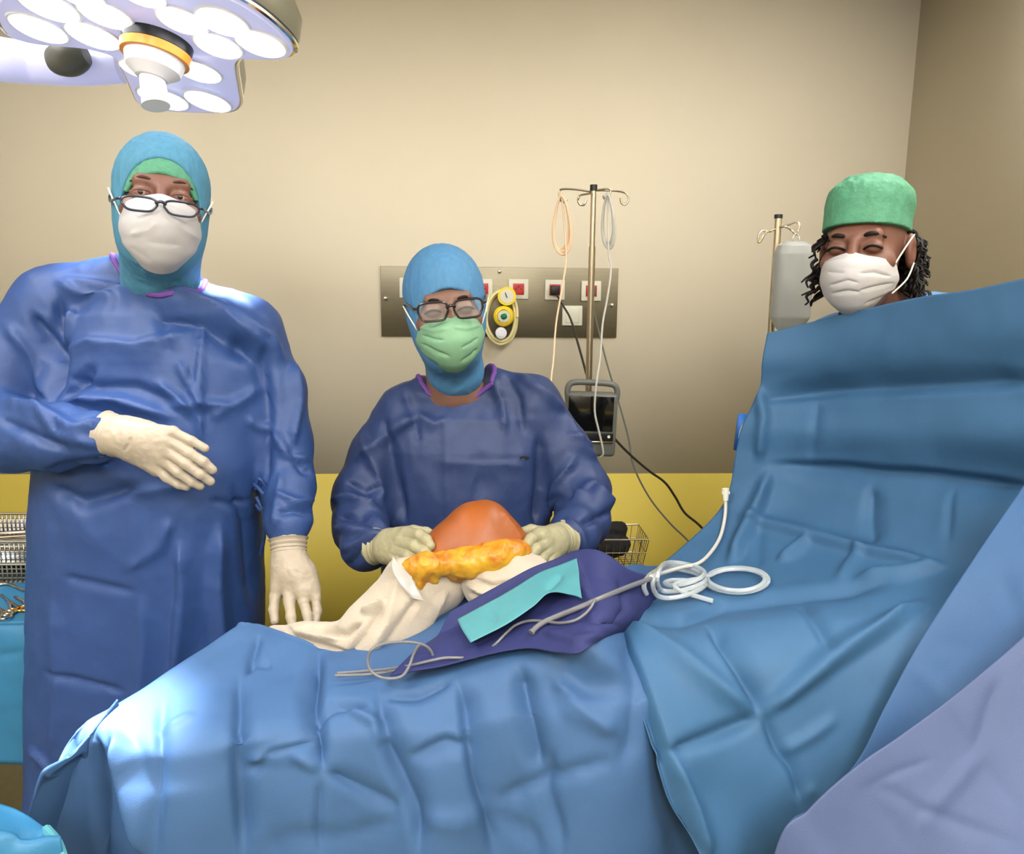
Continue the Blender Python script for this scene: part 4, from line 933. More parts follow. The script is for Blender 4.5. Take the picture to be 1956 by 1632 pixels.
cloth('clear_film_edge', cf, M['film'], 8, 8, parent=pp, noise_=.004, thick=.001)

# ================================================================ SURGICAL LAMP
LC = P(300, 95, 1.50); LN = Vector((-.16, -.20, -1)).normalized()
lamp = empty('surgical_lamp', LC, 'lavender three-lobed surgical lamp with glowing white lenses and orange ring, top left', 'surgical lamp')
def LP(px, py, d=0): return PP(px, py, LC, LN) + LN*d
outl = [(-8, 20), (-2, 50), (20, 74), (60, 84), (110, 88), (160, 94), (205, 106), (224, 122), (240, 150), (252, 178), (264, 200), (290, 211), (340, 217), (400, 219), (440, 217), (457, 205), (455, 180), (450, 150), (449, 128), (462, 115), (500, 114), (545, 114), (560, 104), (552, 84), (520, 52), (480, 22), (430, -4), (360, -26), (280, -40), (190, -44), (90, -36), (30, -18), (0, 0)]
pts = crom([LP(*p) for p in outl], 4, True)
cen = sum(pts, Vector())/len(pts)
def disc(pts, layers):
    """rings: (inset scale, offset along the normal)"""
    b = MB(); rings = [[b.bm.verts.new(cen + (p-cen)*s + LN*o) for p in pts] for s, o in layers]
    for A, Bq in zip(rings, rings[1:]):
        for i in range(len(A)): b.bm.faces.new((A[i], A[(i+1) % len(A)], Bq[(i+1) % len(A)], Bq[i]))
    for rg in (rings[0], rings[-1]):
        c = b.bm.verts.new(sum((v.co for v in rg), Vector())/len(rg))
        for i in range(len(rg)): b.bm.faces.new((rg[i], rg[(i+1) % len(rg)], c))
    return b
disc(pts, [(.94, 0.0), (.985, -.002), (1.0, -.010), (1.0, -.022)]).build('light_cover', M['lamp_body'], lamp, auto=50)
disc(pts, [(1.0, -.018), (1.022, -.016), (1.03, -.024), (1.025, -.055), (.96, -.085), (.8, -.105), (.4, -.12)]).build('outer_shell', M['lamp_shell'], lamp, auto=50)
rim = MB(); rim.tube([cen + (p-cen)*1.008 + LN*-.010 for p in pts], .0055, 1, closed=True, seg=8, smooth=False); rim.build('chrome_rim', M['chrome'], lamp)
lens = [(93, 10, 50), (74, 53, 46), (201, 26, 46), (178, 67, 45), (348, 38, 45), (425, 40, 48), (417, 86, 43), (498, 82, 47), (266, 130, 32), (379, 135, 40), (312, 187, 42), (397, 192, 40), (150, -14, 42), (270, -14, 42), (20, 24, 20)]
ax = LN.cross(Vector((0, 1, 0))).normalized(); 
for (x, y, r) in lens[:14]:
    c = LP(x, y); rad = (LP(x+r, y) - c).length*.93
    q = MB(); q.cyl(c + LN*-.004, c + LN*.003, rad*1.06, rad*1.0, 36); rg = q.build('lens_ring', M['lamp_white'], lamp)
    q = MB(); q.sph(Vector(), 1, seg=28)
    rot = LN.to_track_quat('Z', 'Y').to_matrix().to_4x4()
    bmesh.ops.transform(q.bm, matrix=Matrix.Translation(c + LN*.002) @ rot @ Matrix.Diagonal((rad*.93, rad*.93, .009, 1)), verts=q.bm.verts)
    q.build('led_lens', M['lampglow'], rg)
hc = LP(302, 78)
q = MB(); q.cyl(hc - LN*.01, hc + LN*.016, .058, .056, 40); q.build('black_collar', M['blackp'], lamp)
hd = Vector((0.0, -.06, -1)).normalized(); h1 = hc + LN*.018
q = MB(); q.cyl(h1, h1 + LN*.014, .058, .056, 40); q.build('orange_collar', M['orange_ring'], lamp)
q = MB(); q.cyl(h1 + LN*.013, h1 + LN*.034, .050, .044, 36); q.cyl(h1 + LN*.034, h1 + LN*.048, .044, .026, 36); q.build('handle_socket', M['lamp_white'], lamp)
h2 = h1 + LN*.045; h3 = P(298, 203, h2.y-.012)
q = MB(); q.tube([h2, h2.lerp(h3, .4), h2.lerp(h3, .9), h3], lambda t: .0205 + .003*t - (.02*max(0, t-.93)/.07 if t > .93 else 0), 14, seg=24); q.build('sterile_handle', M['lamp_white'], lamp)
# swing arm
q = MB(); q.tube([P(-130, 90, 1.80), P(-40, 108, 1.72), P(60, 120, 1.76), P(150, 126, 1.76), P(232, 124, 1.76)], lambda t: .046 - .010*t, 8, seg=24); q.build('swing_arm', M['lamp_body'], lamp)
q = MB(); q.tube([P(95, 116, 1.70), P(130, 112, 1.70), P(165, 104, 1.70)], lambda t: .020 + .014*math.sin(math.pi*t), 6, seg=16); q.build('joint_cover', M['greyp'], lamp)
q = MB(); q.cyl(P(-130, 90, 1.80), Vector((P(-130, 90, 1.80).x, 1.80, ZC)), .035, seg=20); q.build('ceiling_tube', M['lamp_white'], lamp)
spot('lamp_beam', LP(93, 10, .03), PZ(195, 1380, .98), 560, 15, 1, (.86, .93, 1), .05)
spot('lamp_beam', LP(270, -14, .03), PZ(260, 1370, .98), 9, 50, 1, (.86, .93, 1), .05)
spot('lamp_beam', LP(440, 190, .03), P(432, 560, 1.655), 120, 20, .6, (.90, .95, 1), .03)
spot('lamp_beam', LP(309, 187, .03), P(205, 484, 1.68), 40, 26, .8, (.90, .95, 1), .03)
spot('lamp_beam', LP(150, -14, .03), P(250, 1250, 1.50), 14, 30, .9, (.86, .93, 1), .05)

# ceiling lights
for x, y, p in PANELS:
    t = empty('ceiling_light', (x, y, ZC), 'rectangular ceiling light panel above the operating table', 'ceiling light', 'ceiling light panels')
    MB().box((x, y, ZC-.01), (.64, 1.24, .02)).build('frame', M['white'], t); MB().box((x, y, ZC-.02), (.56, 1.16, .006)).build('diffuser', M['panelglow'], t)

# ================================================================ WALL PANEL
def WX(px, py): return P(px, py, YW).x
def WZ(px, py): return P(px, py, YW).z
x0, x1 = WX(728, 573), WX(1178.5, 580); z1 = (WZ(727, 506)+WZ(1179, 515))/2; z0 = (WZ(729, 641)+WZ(1178, 646))/2
wp = empty('socket_panel', ((x0+x1)/2, YW, (z0+z1)/2), 'brushed steel wall panel with a row of white and red power sockets', 'socket panel')
MB().box(((x0+x1)/2, YW-.006, (z0+z1)/2), (x1-x0, .012, z1-z0), bev=.001).build('steel_plate', M['steel'], wp)
for px, py in ((737, 570), (954, 519), (1168, 583)):
    q = MB(); q.cyl((WX(px, py), YW-.012, WZ(px, py)), (WX(px, py), YW-.022, WZ(px, py)), .009, .007, 20); q.sph((WX(px, py), YW-.022, WZ(px, py)), .007, (1, .5, 1)); q.build('screw', M['chrome'], wp)
for px, py in ((783, 550), (922, 552), (990, 552.5), (1059, 554), (1128, 556)):
    c = Vector((WX(px, py), YW-.012, WZ(px, py)))
    q = MB(); q.box(c + Vector((0, -.005, 0)), (.080, .011, .080), bev=.0035); f = q.build('socket', M['white'], wp)
    q = MB(); q.box(c + Vector((0, -.0115, 0)), (.044, .004, .044), bev=.001); q.build('red_insert', M['red'], f)
    if px == 1059:
        q = MB(); q.box(c + Vector((-.001, -.022, -.001)), (.036, .024, .036), bev=.004); q.build('plug', M['blackp'], f)
    elif px == 1128:
        q = MB(); q.box(c + Vector((.002, -.020, -.001)), (.026, .02, .034), bev=.004); q.build('plug', M['greyp'], f)
    else:
        q = MB(); q.cyl(c + Vector((0, -.0133, 0)), c + Vector((0, -.0142, 0)), .017, seg=28); f2 = q.build('socket_well', M['red'], f)
        q = MB(); [q.cyl(c + Vector((dx, -.0140, dz)), c + Vector((dx, -.0150, dz)), .0028, seg=12) for dx, dz in ((-.0095, 0), (.0095, 0))]; q.cyl(c + Vector((0, -.0140, .010)), c + Vector((0, -.020, .010)), .0024, seg=12)
        q.build('contact_hole', M['blackp'], f)
c = Vector((WX(1092, 603), YW-.012, WZ(1092, 603)))
f = MB().box(c + Vector((0, -.006, 0)), (.082, .012, .080), bev=.004).build('blank_switch', M['white'], wp)
MB().box(c + Vector((0, -.013, 0)), (.052, .004, .056), bev=.0015).build('rocker', M['white'], f)

# gas regulator with hose
rg = empty('gas_regulator', P(962, 604, 3.14), 'yellow gas regulator with green knob and coiled cream hose on the steel panel', 'gas regulator')
q = MB(); c = P(962, 604, 3.12); q.cyl((c.x, 3.188, c.z), (c.x, 3.11, c.z), .038, .040, 32); q.cyl((c.x, 3.11, c.z), (c.x, 3.10, c.z), .040, .032, 32); q.build('body', M['yell'], rg)
q = MB(); q.cyl((c.x, 3.10, c.z), (c.x, 3.085, c.z), .029, .024, 28); q.build('dial', M['chrome'], rg)
q = MB(); q.cyl((c.x, 3.09, c.z), (c.x, 3.065, c.z), .014, .012, 8); q.build('green_knob', M['dgreen'], rg)
g = P(968, 566, 3.12); q = MB(); q.cyl((g.x, 3.16, g.z), (g.x, 3.105, g.z), .034, .036, 32); q.build('gauge_case', M['yell'], rg)
q = MB(); q.cyl((g.x, 3.106, g.z), (g.x, 3.102, g.z), .027, .027, 32); gf = q.build('gauge_face', M['white'], rg)
q = MB(); q.box((g.x-.003, 3.100, g.z+.004), (.003, .002, .022), Matrix.Rotation(R(-20), 3, 'Y')); q.build('needle', M['blackp'], gf)
q = MB(); q.tube([Vector((g.x, 3.14, g.z)), Vector((c.x, 3.15, c.z))], .016, 2, smooth=False); q.build('neck', M['blackp'], rg)
w = P(957, 636, 3.10); q = MB(); q.cyl((w.x, 3.15, w.z), (w.x, 3.085, w.z), .021, .022, 28); q.cyl((w.x, 3.086, w.z), (w.x, 3.080, w.z), .015, .015, 24); q.build('white_cap', M['lamp_white'], rg)
hs = []
for k in range(4*18+1):
    a = 2*math.pi*k/18; hs.append(P(958 + (29+2.5*math.sin(k*.31))*math.cos(a) + 2*math.sin(k*.11), 606 + (49 + 3*math.cos(k*.17))*math.sin(a), 3.15 - .006*(k//18) - .004*math.sin(a)))
q = MB(); q.tube(hs, .0058, 3, seg=10); q.build('coiled_hose', M['cream_tube'], rg)

# ================================================================ DRIP STAND WITH MONITOR
tp = P(1134, 357, 2.5); PX, PY_ = tp.x, 2.5
sd = empty('drip_stand', (PX, PY_, 0), 'steel drip stand behind the middle person carrying a monitor and coiled cables', 'drip stand')
q = MB(); q.cyl((PX, PY_, .08), (PX, PY_, tp.z-.18), .0105, seg=20); q.cyl((PX, PY_, .6), (PX, PY_, tp.z), .0085, seg=20); q.build('pole', M['pole'], sd)
MB().cyl((PX, PY_, tp.z-.012), (PX, PY_, tp.z+.006), .0115, seg=20).build('end_cap', M['blackp'], sd)
def pxs(lst, Y): return [P(x, y, Y if len(l_) < 3 else l_[2]) for l_ in lst for x, y in [l_[:2]]]
for hk in ([(1133, 367), (1100, 362), (1072, 362), (1068, 372), (1072, 384), (1079, 386), (1083, 380)], [(1133, 364), (1163, 361), (1166, 368), (1161, 378), (1155, 380), (1152, 374)],
           [(1133, 369, 2.5), (1120, 371, 2.46), (1108, 374, 2.43), (1104, 383, 2.43), (1108, 391, 2.43), (1116, 391, 2.43), (1120, 382, 2.43)],
           [(1134, 364, 2.5), (1165, 364, 2.52), (1190, 367, 2.54), (1199, 374, 2.54), (1200, 384, 2.54), (1194, 391, 2.54), (1187, 388, 2.54), (1185, 378, 2.54)]):
    q = MB(); q.tube(pxs(hk, 2.5), .0032, 6, seg=8); q.build('hook', M['pole'], sd)
q = MB(); 
for k in range(5):
    a = 2*math.pi*k/5 + .3; e = Vector((PX + .27*math.cos(a), PY_ + .27*math.sin(a), .065)); q.cyl((PX, PY_, .10), e, .014, .010, 12)
q.build('foot_base', M['pole'], sd)
for k in range(5):
    a = 2*math.pi*k/5 + .3; q = MB(); q.cyl((PX + .27*math.cos(a), PY_ + .27*math.sin(a)-.012, .03), (PX + .27*math.cos(a), PY_ + .27*math.sin(a)+.012, .03), .03, seg=20); q.build('caster', M['blackp'], sd)
def coil(name, cx, cy, rx, ry, Y, m, turns, r, seed, label, tail, cat='cable', gap=3.0):
    random.seed(seed); pts = []
    for k in range(turns*14+1):
        t = k/14; a = 2*math.pi*t - math.pi/2; j = [random.Random(seed*31+int(t)).uniform(-1, 1) for _ in range(3)]
        jj = random.Random(seed*77+int(t)); u, v, w_ = jj.uniform(-1, 1), jj.uniform(-1, 1), jj.uniform(-1, 1)
        g = .5 - .5*math.cos(a + math.pi/2)
        pts.append(P(cx + (rx + gap*u)*math.cos(a)*(.55+.45*g) + gap*w_*g, cy - ry + 2*ry*g + gap*2.4*v*g, Y - .004*w_ - .012*math.cos(a)))
    pts += [P(*p) for p in tail]
    o = MB().tube(pts, r, 4, seg=8).build(name, m); tag(o, label, cat); return o
coil('coiled_cable', 1073, 428, 20, 52, 2.49, M['orange_cable'], 7, .0030, 3, 'salmon and cream cable coiled on the left hook of the drip stand', [(1081, 475, 2.48), (1080, 510, 2.47), (1072, 560, 2.45), (1062, 620, 2.43), (1057, 690, 2.4), (1052, 740, 2.38), (1048, 900, 2.36)], gap=3.2)
coil('coiled_cable', 1161, 422, 14, 48, 2.48, M['white_tube'], 6, .0032, 9, 'grey and white cable coiled on the right hook with a tail over the monitor', [(1162, 475, 2.46), (1167, 515, 2.45), (1160, 570, 2.42), (1151, 620, 2.40), (1147, 680, 2.38), (1139, 735, 2.36), (1136, 785, 2.355), (1143, 820, 2.355), (1150, 850, 2.355), (1152, 868, 2.36), (1146, 874, 2.37)], gap=2.6)
def cable(name, pts, r, m, label, cat='cable', n=8):
    o = MB().tube(pts, r, n, seg=8).build(name, m); tag(o, label, cat); return o
cable('power_cable', [P(1060, 556, 3.165), P(1066, 568, 3.13), P(1076, 585, 3.05), P(1090, 610, 2.9), P(1105, 660, 2.75), P(1120, 715, 2.62), P(1130, 760, 2.56)], .0042, M['black_cable'], 'black power cable hanging from the socket with the black plug')
cable('power_cable', [P(1128, 557, 3.165), P(1130, 570, 3.12), P(1136, 600, 3.05), P(1158, 690, 2.95), P(1185, 780, 2.9), P(1201, 840, 2.88), P(1210, 890, 2.86), P(1240, 950, 2.84), P(1280, 1000, 2.82), P(1320, 1040, 2.8), P(1370, 1110, 2.75), P(1400, 1250, 2.7)], .0034, M['greyp'], 'thin grey cable looping down the wall from the rightmost socket')
cable('power_cable', [P(1160, 820, 2.50), P(1180, 845, 2.5), P(1207, 872, 2.52), P(1240, 900, 2.55), P(1270, 922, 2.58), P(1290, 950, 2.6), P(1308, 980, 2.6), P(1340, 1008, 2.6), P(1380, 1060, 2.6), P(1400, 1200, 2.6)], .0042, M['black_cable'], 'black cable trailing from the monitor towards the raised blue drape')
# monitor
mo = empty('patient_monitor', P(1128, 860, 2.42), 'dark grey monitor with carry handle clamped to the drip stand', 'monitor')
a, b = P(1082, 752, 2.40), P(1176, 872, 2.40); mc = (a+b)/2; mw_, mh = b.x-a.x, a.z-b.z
rt = Matrix.Rotation(R(1.5), 3, 'Y')
cs = MB(); cs.box((mc.x, 2.43, mc.z), (mw_, .075, mh), rt, .012); cs = cs.build('case', M['greyp'], mo)
a, b = P(1086, 757, 2.39), P(1171, 824, 2.39); MB().box(((a.x+b.x)/2, 2.392, (a.z+b.z)/2), (b.x-a.x, .006, a.z-b.z), rt, .002).build('screen', M['screen'], mo)
a, b = P(1084, 827, 2.39), P(1171, 842, 2.39); MB().box(((a.x+b.x)/2, 2.391, (a.z+b.z)/2), (b.x-a.x, .006, a.z-b.z), rt, .001).build('control_strip', M['blackp'], mo)
a, b = P(1084, 843, 2.39), P(1171, 846, 2.39); MB().box(((a.x+b.x)/2, 2.389, (a.z+b.z)/2), (b.x-a.x, .004, a.z-b.z), rt).build('trim_line', M['pole'], mo)
a = P(1163, 835, 2.385); MB().cyl(a, a + Vector((0, .006, 0)), .0045, seg=16).build('button', M['white'], mo)
q = MB(); q.tube(pxs([(1085, 762), (1084, 745), (1090, 733), (1105, 730), (1130, 731), (1160, 733), (1174, 737), (1179, 748), (1177, 764)], 2.42), .0095, 6, seg=12); q.build('carry_handle', M['greyp'], mo)
q = MB(); q.box((PX, 2.475, mc.z), (.05, .05, .07), bev=.006); q.build('pole_clamp', M['blackp'], mo)
# basket
bk = empty('wire_basket', P(1185, 1060, 2.4), 'chrome wire basket on the drip stand holding a black bag', 'basket')
bc = P(1165, 1050, 2.42); bx0, bx1 = P(1085, 1050, 2.4).x, P(1228, 1050, 2.4).x; bz1 = P(1185, 1024, 2.36).z; bz0 = P(1185, 1076, 2.36).z
q = MB()
for z, e in ((bz1, .0), (bz1-(bz1-bz0)*.5, .006), (bz0, .014)):
    q.tube([(bx0+e, 2.32+e, z), (bx1-e, 2.32+e, z), (bx1-e, 2.48-e, z), (bx0+e, 2.48-e, z)], .0026 if z == bz1 else .0017, closed=True, smooth=False, seg=8)
for i in range(12):
    x = bx0 + (bx1-bx0)*i/11; xe = bx0+.014 + (bx1-bx0-.028)*i/11
    q.tube([(x, 2.32, bz1), (xe, 2.334, bz0), (xe, 2.466, bz0), (x, 2.48, bz1)], .0014, smooth=False, seg=6)
for i in range(1, 7):
    y = 2.32 + .16*i/7; ye = 2.334 + .132*i/7
    q.tube([(bx0, y, bz1), (bx0+.014, ye, bz0), (bx1-.014, ye, bz0), (bx1, y, bz1)], .0014, smooth=False, seg=6)
q.build('wire_frame', M['pole'], bk)
MB().box((PX, 2.488, (bz0+bz1)/2), (.03, .02, .05), bev=.004).build('bracket', M['blackp'], bk)
bxm = P(1165, 1040, 2.4).x
f = U([ell((bxm-.02, 2.40, (bz0+bz1)/2+.004), (.085, .062, .044)), rc((bxm-.05, 2.39, bz1+.006), (bxm+.03, 2.40, bz1+.012), .022)], .02)
me = mesh_sdf(f, [bxm-.14, 2.3, bz0-.02], [bxm+.12, 2.5, bz1+.07], .005, 'bag'); wrinkle(me, .008, (25, 25, 25), seed=61)
tag(link('black_bag', me, M['dkcloth']), 'black bag sitting inside the wire basket', 'bag')
yb = MB().box(P(1162, 1008, 2.46), (.05, .03, .022), bev=.008).build('yellow_case', M['yell']); tag(yb, 'small yellow object on top of the black bag in the basket', 'case')
cable('power_cable', [P(1212, 1078, 2.44), P(1225, 1086, 2.42), P(1232, 1100, 2.42), P(1235, 1130, 2.42), P(1240, 1260, 2.42)], .0036, M['black_cable'], 'short black cable dropping below the wire basket')

# ================================================================ SECOND DRIP STAND
t2 = P(1487, 413, 2.05); X2, Y2 = t2.x, 2.05
s2 = empty('drip_stand', (X2, Y2, 0), 'short steel drip stand behind the raised drape with the frosted bottle', 'drip stand')
q = MB(); q.cyl((X2, Y2, .08), (X2, Y2, t2.z), .0088, seg=20); q.build('pole', M['pole'], s2)
MB().cyl((X2, Y2, t2.z-.006), (X2, Y2, t2.z+.004), .0105, seg=20).build('end_cap', M['blackp'], s2)
for hk in ([(1486, 436, 2.05), (1505, 430, 2.04), (1520, 424, 2.03), (1527, 430, 2.02), (1525, 442, 2.02), (1519, 448, 2.02), (1512, 440, 2.03), (1500, 433, 2.03), (1490, 434, 2.04)],
           [(1484, 437, 2.05), (1470, 441, 2.04), (1456, 441, 2.03), (1449, 450, 2.03), (1449, 463, 2.03), (1455, 458, 2.03), (1463, 444, 2.03), (1474, 442, 2.04)]):
    q = MB(); q.tube(pxs(hk, 2.05), .0026, 6, seg=8); q.build('hook', M['pole'], s2)
q = MB()
for k in range(5):
    a = 2*math.pi*k/5 + .3; q.cyl((X2, Y2, .10), (X2 + .25*math.cos(a), Y2 + .25*math.sin(a), .035), .013, .010, 12)
q.build('foot_base', M['pole'], s2)
bt = empty('infusion_bottle', P(1516, 545, 2.0), 'frosted white infusion bottle hanging on the right-hand drip stand', 'bottle')
ps = P(1517, 462, 1.99); pe = P(1513, 640, 1.99); hgt = ps.z-pe.z; cxb = P(1516, 545, 1.99).x; wb = P(1552, 545, 1.99).x - P(1480, 545, 1.99).x
zs_ = [ps.z - hgt*k for k in (1.0, .97, .90, .82, .3, .12, .05, .0)][::1]
f = U([stack([pe.z-.0, pe.z+.022, pe.z+.045, ps.z-.03, ps.z-.010, ps.z], [cxb-.004]*6, [1.99]*6, [.018, .036, wb/2, wb/2, wb/2-.006, wb/2-.020], [.014, .026, .034, .034, .028, .016], 2.8), rc((cxb, 1.99, pe.z), (cxb, 1.99, pe.z-.03), .013)], .012)
me = mesh_sdf(f, [cxb-.09, 1.92, pe.z-.06], [cxb+.09, 2.06, ps.z+.03], .003, 'bottle'); wrinkle(me, .0015, (25, 25, 12), seed=71, ridged=False)
link('bottle_body', me, M['bottle'], bt)
q = MB(); q.tube([Vector((cxb-.008, 1.99, ps.z)), Vector((cxb-.010, 1.99, ps.z+.012)), P(1522, 446, 2.02), Vector((cxb+.006, 1.99, ps.z+.010)), Vector((cxb+.008, 1.99, ps.z))], .0016, 5, seg=6); q.build('hanger', M['clear'], bt)
# blue holder behind the screen edge
bh = empty('blue_holder', P(1412, 828, 1.66), 'small blue holder with a white disc poking out beside the raised drape', 'holder')
a, b = P(1413, 792, 1.66), P(1404, 861, 1.66); dxh = .05
q = MB(); q.prism([a, a + Vector((dxh, 0, 0)), b + Vector((dxh, 0, 0)), b], Vector((0, .012, 0))); q.build('plate', mat('blue_plastic', rgb(30, 96, 178), .4), bh)
q = MB(); w = P(1424, 836, 1.655); q.cyl(w, w + Vector((0, -.008, 0)), .025, seg=32); bmesh.ops.transform(q.bm, matrix=Matrix.Translation(w) @ Matrix.Diagonal((.62, 1, 1.35, 1)) @ Matrix.Translation(-w), verts=q.bm.verts); q.build('disc', M['white'], bh)
q = MB(); q.cyl((a.x+.06, 1.67, .05), (a.x+.06, 1.67, a.z+.02), .009); q.box((a.x+.06, 1.67, .03), (.3, .3, .04), bev=.01); q.build('post', M['pole'], bh)

# ================================================================ INSTRUMENT TABLE ON THE LEFT
zi = .90; yi0 = PZ(20, 1190, zi).y; xi1 = PZ(66, 1150, zi).x + .065
it = empty('instrument_table', (-1.3, 1.9, 0), 'instrument table with bright blue cover at the left edge, behind the tall person', 'table')
q = MB(); q.box((xi1-.45, yi0+.27, zi-.04), (.86, .5, .04)); 
q.build('table_top', M['steel'], it)
for sx in (-.82, -.08):
    for sy in (.06, .48): q = MB(); q.cyl((xi1+sx, yi0+sy, 0), (xi1+sx, yi0+sy, zi-.05), .014); q.build('leg', M['pole'], it)
zb = P(30, 1462, yi0-.02).z
rI = [[Vector((x, y, z)) for x in (xi1-.92, xi1-.6, xi1-.4, xi1-.25, xi1-.1, xi1)] for y, z in ((yi0+.56, zi-.3), (yi0+.55, zi-.01), (yi0+.3, zi), (yi0+.04, zi), (yi0+.005, zi-.012), (yi0-.012, zi-.06), (yi0-.02, (zi+zb)/2), (yi0-.02, zb))]
for i, r in enumerate(rI):
    for j, p in enumerate(r):
        if i >= 5: p.y += .008*math.sin(j*2.1)
cloth('table_cover', rI, M['tabledrape'], 12, 14, [([(-60, 1262), (80, 1240)], .006, 8, 8), ([(-60, 1372), (80, 1352)], .005, 8, 8)], parent=it, noise_=.002, thick=.002)
def tray(x0, x1, y0, y1, z0, z1, m, label):
    t = empty('instrument_tray', ((x0+x1)/2, (y0+y1)/2, z0), label, 'tray')
    q = MB()
    for (cx, cy, dx, dy) in (((x0+x1)/2, y0, x1-x0, .003), ((x0+x1)/2, y1, x1-x0, .003), (x0, (y0+y1)/2, .003, y1-y0), (x1, (y0+y1)/2, .003, y1-y0)):
        n = int(max(dx, dy)/.011)
        for i in range(n+1):
            fx = (i/n-.5)*(dx if dx > dy else 0); fy = (i/n-.5)*(dy if dy > dx else 0)
            q.box((cx+fx, cy+fy, (z0+z1)/2), (.0032, .0032, z1-z0))
        for k in range(5):
            q.box((cx, cy, z0 + (z1-z0)*k/4), (dx, dy, .003))
    q.box(((x0+x1)/2, (y0+y1)/2, z0+.002), (x1-x0, y1-y0, .003)); q.build('mesh_body', m, t)
    q = MB(); q.tube([(x0, y0, z1), (x1, y0, z1), (x1, y1, z1), (x0, y1, z1)], .0035, closed=True, smooth=False); q.build('rim', M['instr'], t); return t
xt1 = xi1-.02; yt0 = PZ(30, 1116, zi).y
tray(xi1-.6, xt1, yt0, yt0+.24, zi+.004, zi+.050, M['greyp'], 'dark lower mesh tray under the shinier tray on the left table')
tray(xi1-.6, xt1, yt0, yt0+.24, zi+.056, zi+.108, M['instr'], 'shiny steel mesh tray on top of the dark tray, left edge')
q = MB(); random.seed(8)
for i in range(9):
    y = yt0+.02+i*.023; z = zi+.066+random.uniform(0, .03); x = xt1-.02-random.uniform(0, .08)
    iq = MB(); iq.tube([(x-.2, y, z), (x-.08, y+.004, z+.006), (x, y+random.uniform(-.01, .01), z+.004)], lambda t: .0045-.0025*t, 4, seg=8)
    o = iq.build('surgical_instrument', M['instr']); tag(o, 'slim steel instrument lying inside the shiny mesh tray', 'instrument', 'instruments inside the mesh tray')
q.bm.free()
# tubs
tw = P(50, 996, yt0+.34); tb = P(55, 1036, yt0+.34)
tub = empty('plastic_tub', (tw.x, tw.y, zi), 'white plastic tub standing behind the mesh trays', 'tub')
q = MB(); q.box((tw.x+.02, yt0+.34, (zi+tw.z-.01)/2), (.078, .12, tw.z-.01-zi), bev=.008); q.build('body', M['white'], tub); q = MB(); q.box((tw.x+.016, yt0+.34, tw.z-.008), (.10, .14, .012), bev=.005); q.build('rim', M['lamp_white'], tub)
tc_ = P(-30, 1002, yt0+.34)
tub2 = empty('clear_tub', (tc_.x, tc_.y, zi), 'clear plastic box with pale rim left of the white tub', 'tub')
q = MB(); q.box((tc_.x, yt0+.34, (zi+tc_.z-.01)/2), (.13, .12, tc_.z-.01-zi), bev=.006); q.build('body', mat('tinted_clear_plastic', rgb(210, 190, 140), .2, alpha=.35), tub2)
q = MB(); q.box((tc_.x, yt0+.34, tc_.z-.006), (.15, .14, .006), bev=.002); q.build('rim', M['white'], tub2)
def scissors(name, tip, hinge, ha, hb_, label, ring=M['gold'], open_=None):
    t = empty(name, hinge, label, 'instrument')
    for e, o_ in ((ha, .001), (hb_, -.001)):
        d = (hinge - e); tp_ = hinge + (tip-hinge) + Vector((0, o_*3, 0))
        q = MB(); q.tube([e + Vector((0, 0, .003)), hinge + Vector((0, 0, .003+abs(o_))), tp_ + Vector((0, 0, .002))], lambda t_: .0036 - .002*max(0, t_-.5)*2, 6, seg=8); bl = q.build('blade', M['instr'], t)
        c = e - d.normalized()*.011 + Vector((0, 0, .003)); q = MB()
        q.tube([c + Vector((math.cos(a)*.011, math.sin(a)*.013, 0)) for a in [k*math.pi/6 for k in range(12)]], .0028, 2, closed=True, seg=8); q.build('finger_ring', ring, bl)
    return t
zq = zi+.004
scissors('scissors', PZ(47, 1131, zq), PZ(18, 1119, zq), PZ(-8, 1112, zq), PZ(-6, 1120, zq), 'steel scissors pointing right just in front of the mesh trays')
scissors('clamp', PZ(2, 1138, zq), PZ(16, 1152, zq), PZ(38, 1163, zq), PZ(20, 1168, zq), 'steel clamp with ring handles, leftmost on the blue table cover')
scissors('clamp', PZ(28, 1141, zq), PZ(44, 1152, zq), PZ(50, 1162, zq), PZ(66, 1160, zq), 'steel clamp with gold ring handles beside the tall gown')
scissors('clamp', PZ(-30, 1150, zq), PZ(-8, 1163, zq), PZ(10, 1172, zq), PZ(8, 1178, zq), 'steel clamp at the very edge, nearest the front of the left table', ring=M['instr'])

# ================================================================ TUBES ON THE DRAPES
from mathutils.bvhtree import BVHTree
dg = bpy.context.evaluated_depsgraph_get()
trees = [BVHTree.FromObject(o, dg) for o in (dA, dB, dN)]
def ON(px, py, lift=.006):
    v = Vector(ray(px, py)).normalized(); best = None
    for t in trees:
        h = t.ray_cast(CAMP, v)
        if h[0] is not None and (best is None or h[3] < best[3]): best = h
    if best is None: return P(px, py, 1.4)
    n = best[1] if best[1].dot(v) < 0 else -best[1]
    return best[0] + (n*.5 + Vector((0, 0, .5))).normalized()*lift
def smoothY(pp, it=2):
    for _ in range(it):
        pp = [pp[0]] + [pp[i-1]*.2 + pp[i]*.6 + pp[i+1]*.2 for i in range(1, len(pp)-1)] + [pp[-1]]
    return pp
lp = []
for k in range(3*16+1):
    a = 2*math.pi*k/16 + 2.6; g = k//16
    lp.append(ON(1287 + (66 - 5*g + 3*math.sin(k))*math.cos(a) + 4*g, 1124 + (30 - 3*g)*math.sin(a) - 3*g, .006 + .006*g + .004*(1+math.sin(a*2))))
for k in range(2*16+1):
    a = -2*math.pi*k/16 + math.pi; g = k//16
    lp.append(ON(1408 + (64 - 7*g)*math.cos(a), 1116 + (25 - 3*g)*math.sin(a) + 4*g, .008 + .005*g))
lp += [ON(1310, 1128, .02), ON(1250, 1125, .014), ON(1290, 1142, .012), ON(1360, 1156, .008)]
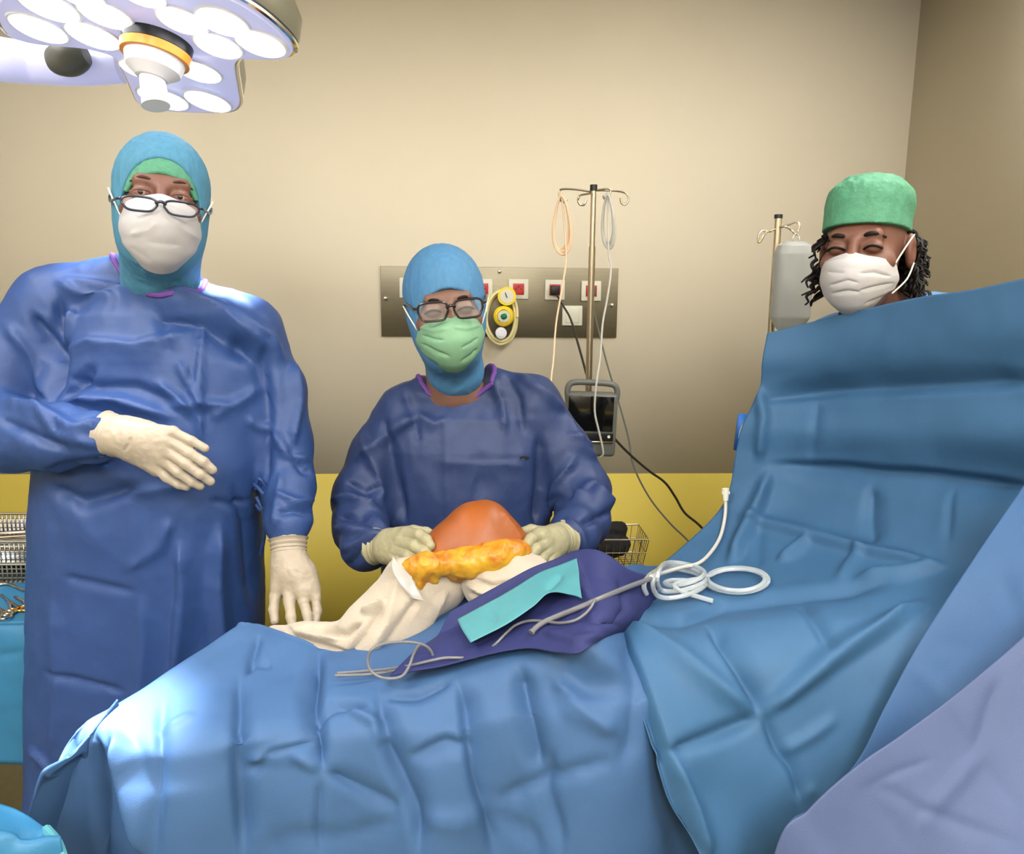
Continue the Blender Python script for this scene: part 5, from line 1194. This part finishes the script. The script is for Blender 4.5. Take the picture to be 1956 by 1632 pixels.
tag(MB().tube(smoothY(lp), .0042, 3, seg=10).build('suction_tubing', M['clear']), 'clear plastic tubing coiled in loops on the blue drape', 'tubing')
cv = [P(1386, 950, 1.575)] + [P(1385, 985, 1.56), P(1376, 1025, 1.53), P(1358, 1055, 1.49), P(1335, 1076, 1.45), P(1300, 1085, 1.43), P(1262, 1096, 1.38), ON(1235, 1110, .012)]
tbb = MB().tube(cv, .0036, 8, seg=10).build('suction_tubing', M['white_tube']); tag(tbb, 'white tube curving down from a connector at the raised drape edge', 'tubing')
q = MB(); q.cyl(P(1386, 934, 1.572), P(1386, 956, 1.572), .0075, .0055, 16); q.cyl(P(1379, 942, 1.572), P(1393, 942, 1.572), .004, seg=12); q.build('connector', M['white'], tbb)
wd_ = [ON(1240, 1112, .012), ON(1200, 1128, .010), ON(1150, 1151, .008), ON(1110, 1168, .007), ON(1070, 1183, .007), ON(1040, 1196, .007), ON(1026, 1206, .007), ON(1016, 1216, .006)]
hw = MB().tube(smoothY(wd_, 1), lambda t: .0042 + (.0012 if t > .96 else 0), 8, seg=10).build('suction_wand', M['grey_cable']); tag(hw, 'grey flexible suction wand lying across the navy drape, tip pointing left', 'suction wand')
cb = [(1137, 1152), (1131, 1168), (1120, 1180), (1100, 1195), (1070, 1200), (1040, 1193), (1010, 1191), (985, 1200), (968, 1216), (950, 1236), (925, 1257), (905, 1266), (880, 1263), (850, 1262), (820, 1270), (780, 1280), (740, 1286), (690, 1290), (645, 1293)]
tag(MB().tube(smoothY([ON(x, y, .006) for x, y in cb], 1), .0022, 5, seg=8).build('cautery_cable', M['grey_cable']), 'thin grey cable winding over the navy drape to the cream stocking', 'cable')
c2 = [(640, 1291), (700, 1289), (740, 1284), (790, 1276), (822, 1268), (826, 1250), (812, 1234), (780, 1227), (740, 1229), (712, 1240), (703, 1258), (706, 1278), (722, 1292), (745, 1297), (768, 1292), (782, 1272), (790, 1250), (800, 1232)]
z2 = [1.02]*3 + [1.03, 1.045, 1.06, 1.075, 1.085, 1.085, 1.08, 1.065, 1.05, 1.04, 1.04, 1.045, 1.055, 1.07, 1.085]
tag(MB().tube([PZ(x, y, z) for (x, y), z in zip(c2, z2)], .0022, 6, seg=8).build('cautery_cable', M['grey_cable']), 'grey cable lifted in an open loop in front of the cream stocking', 'cable')
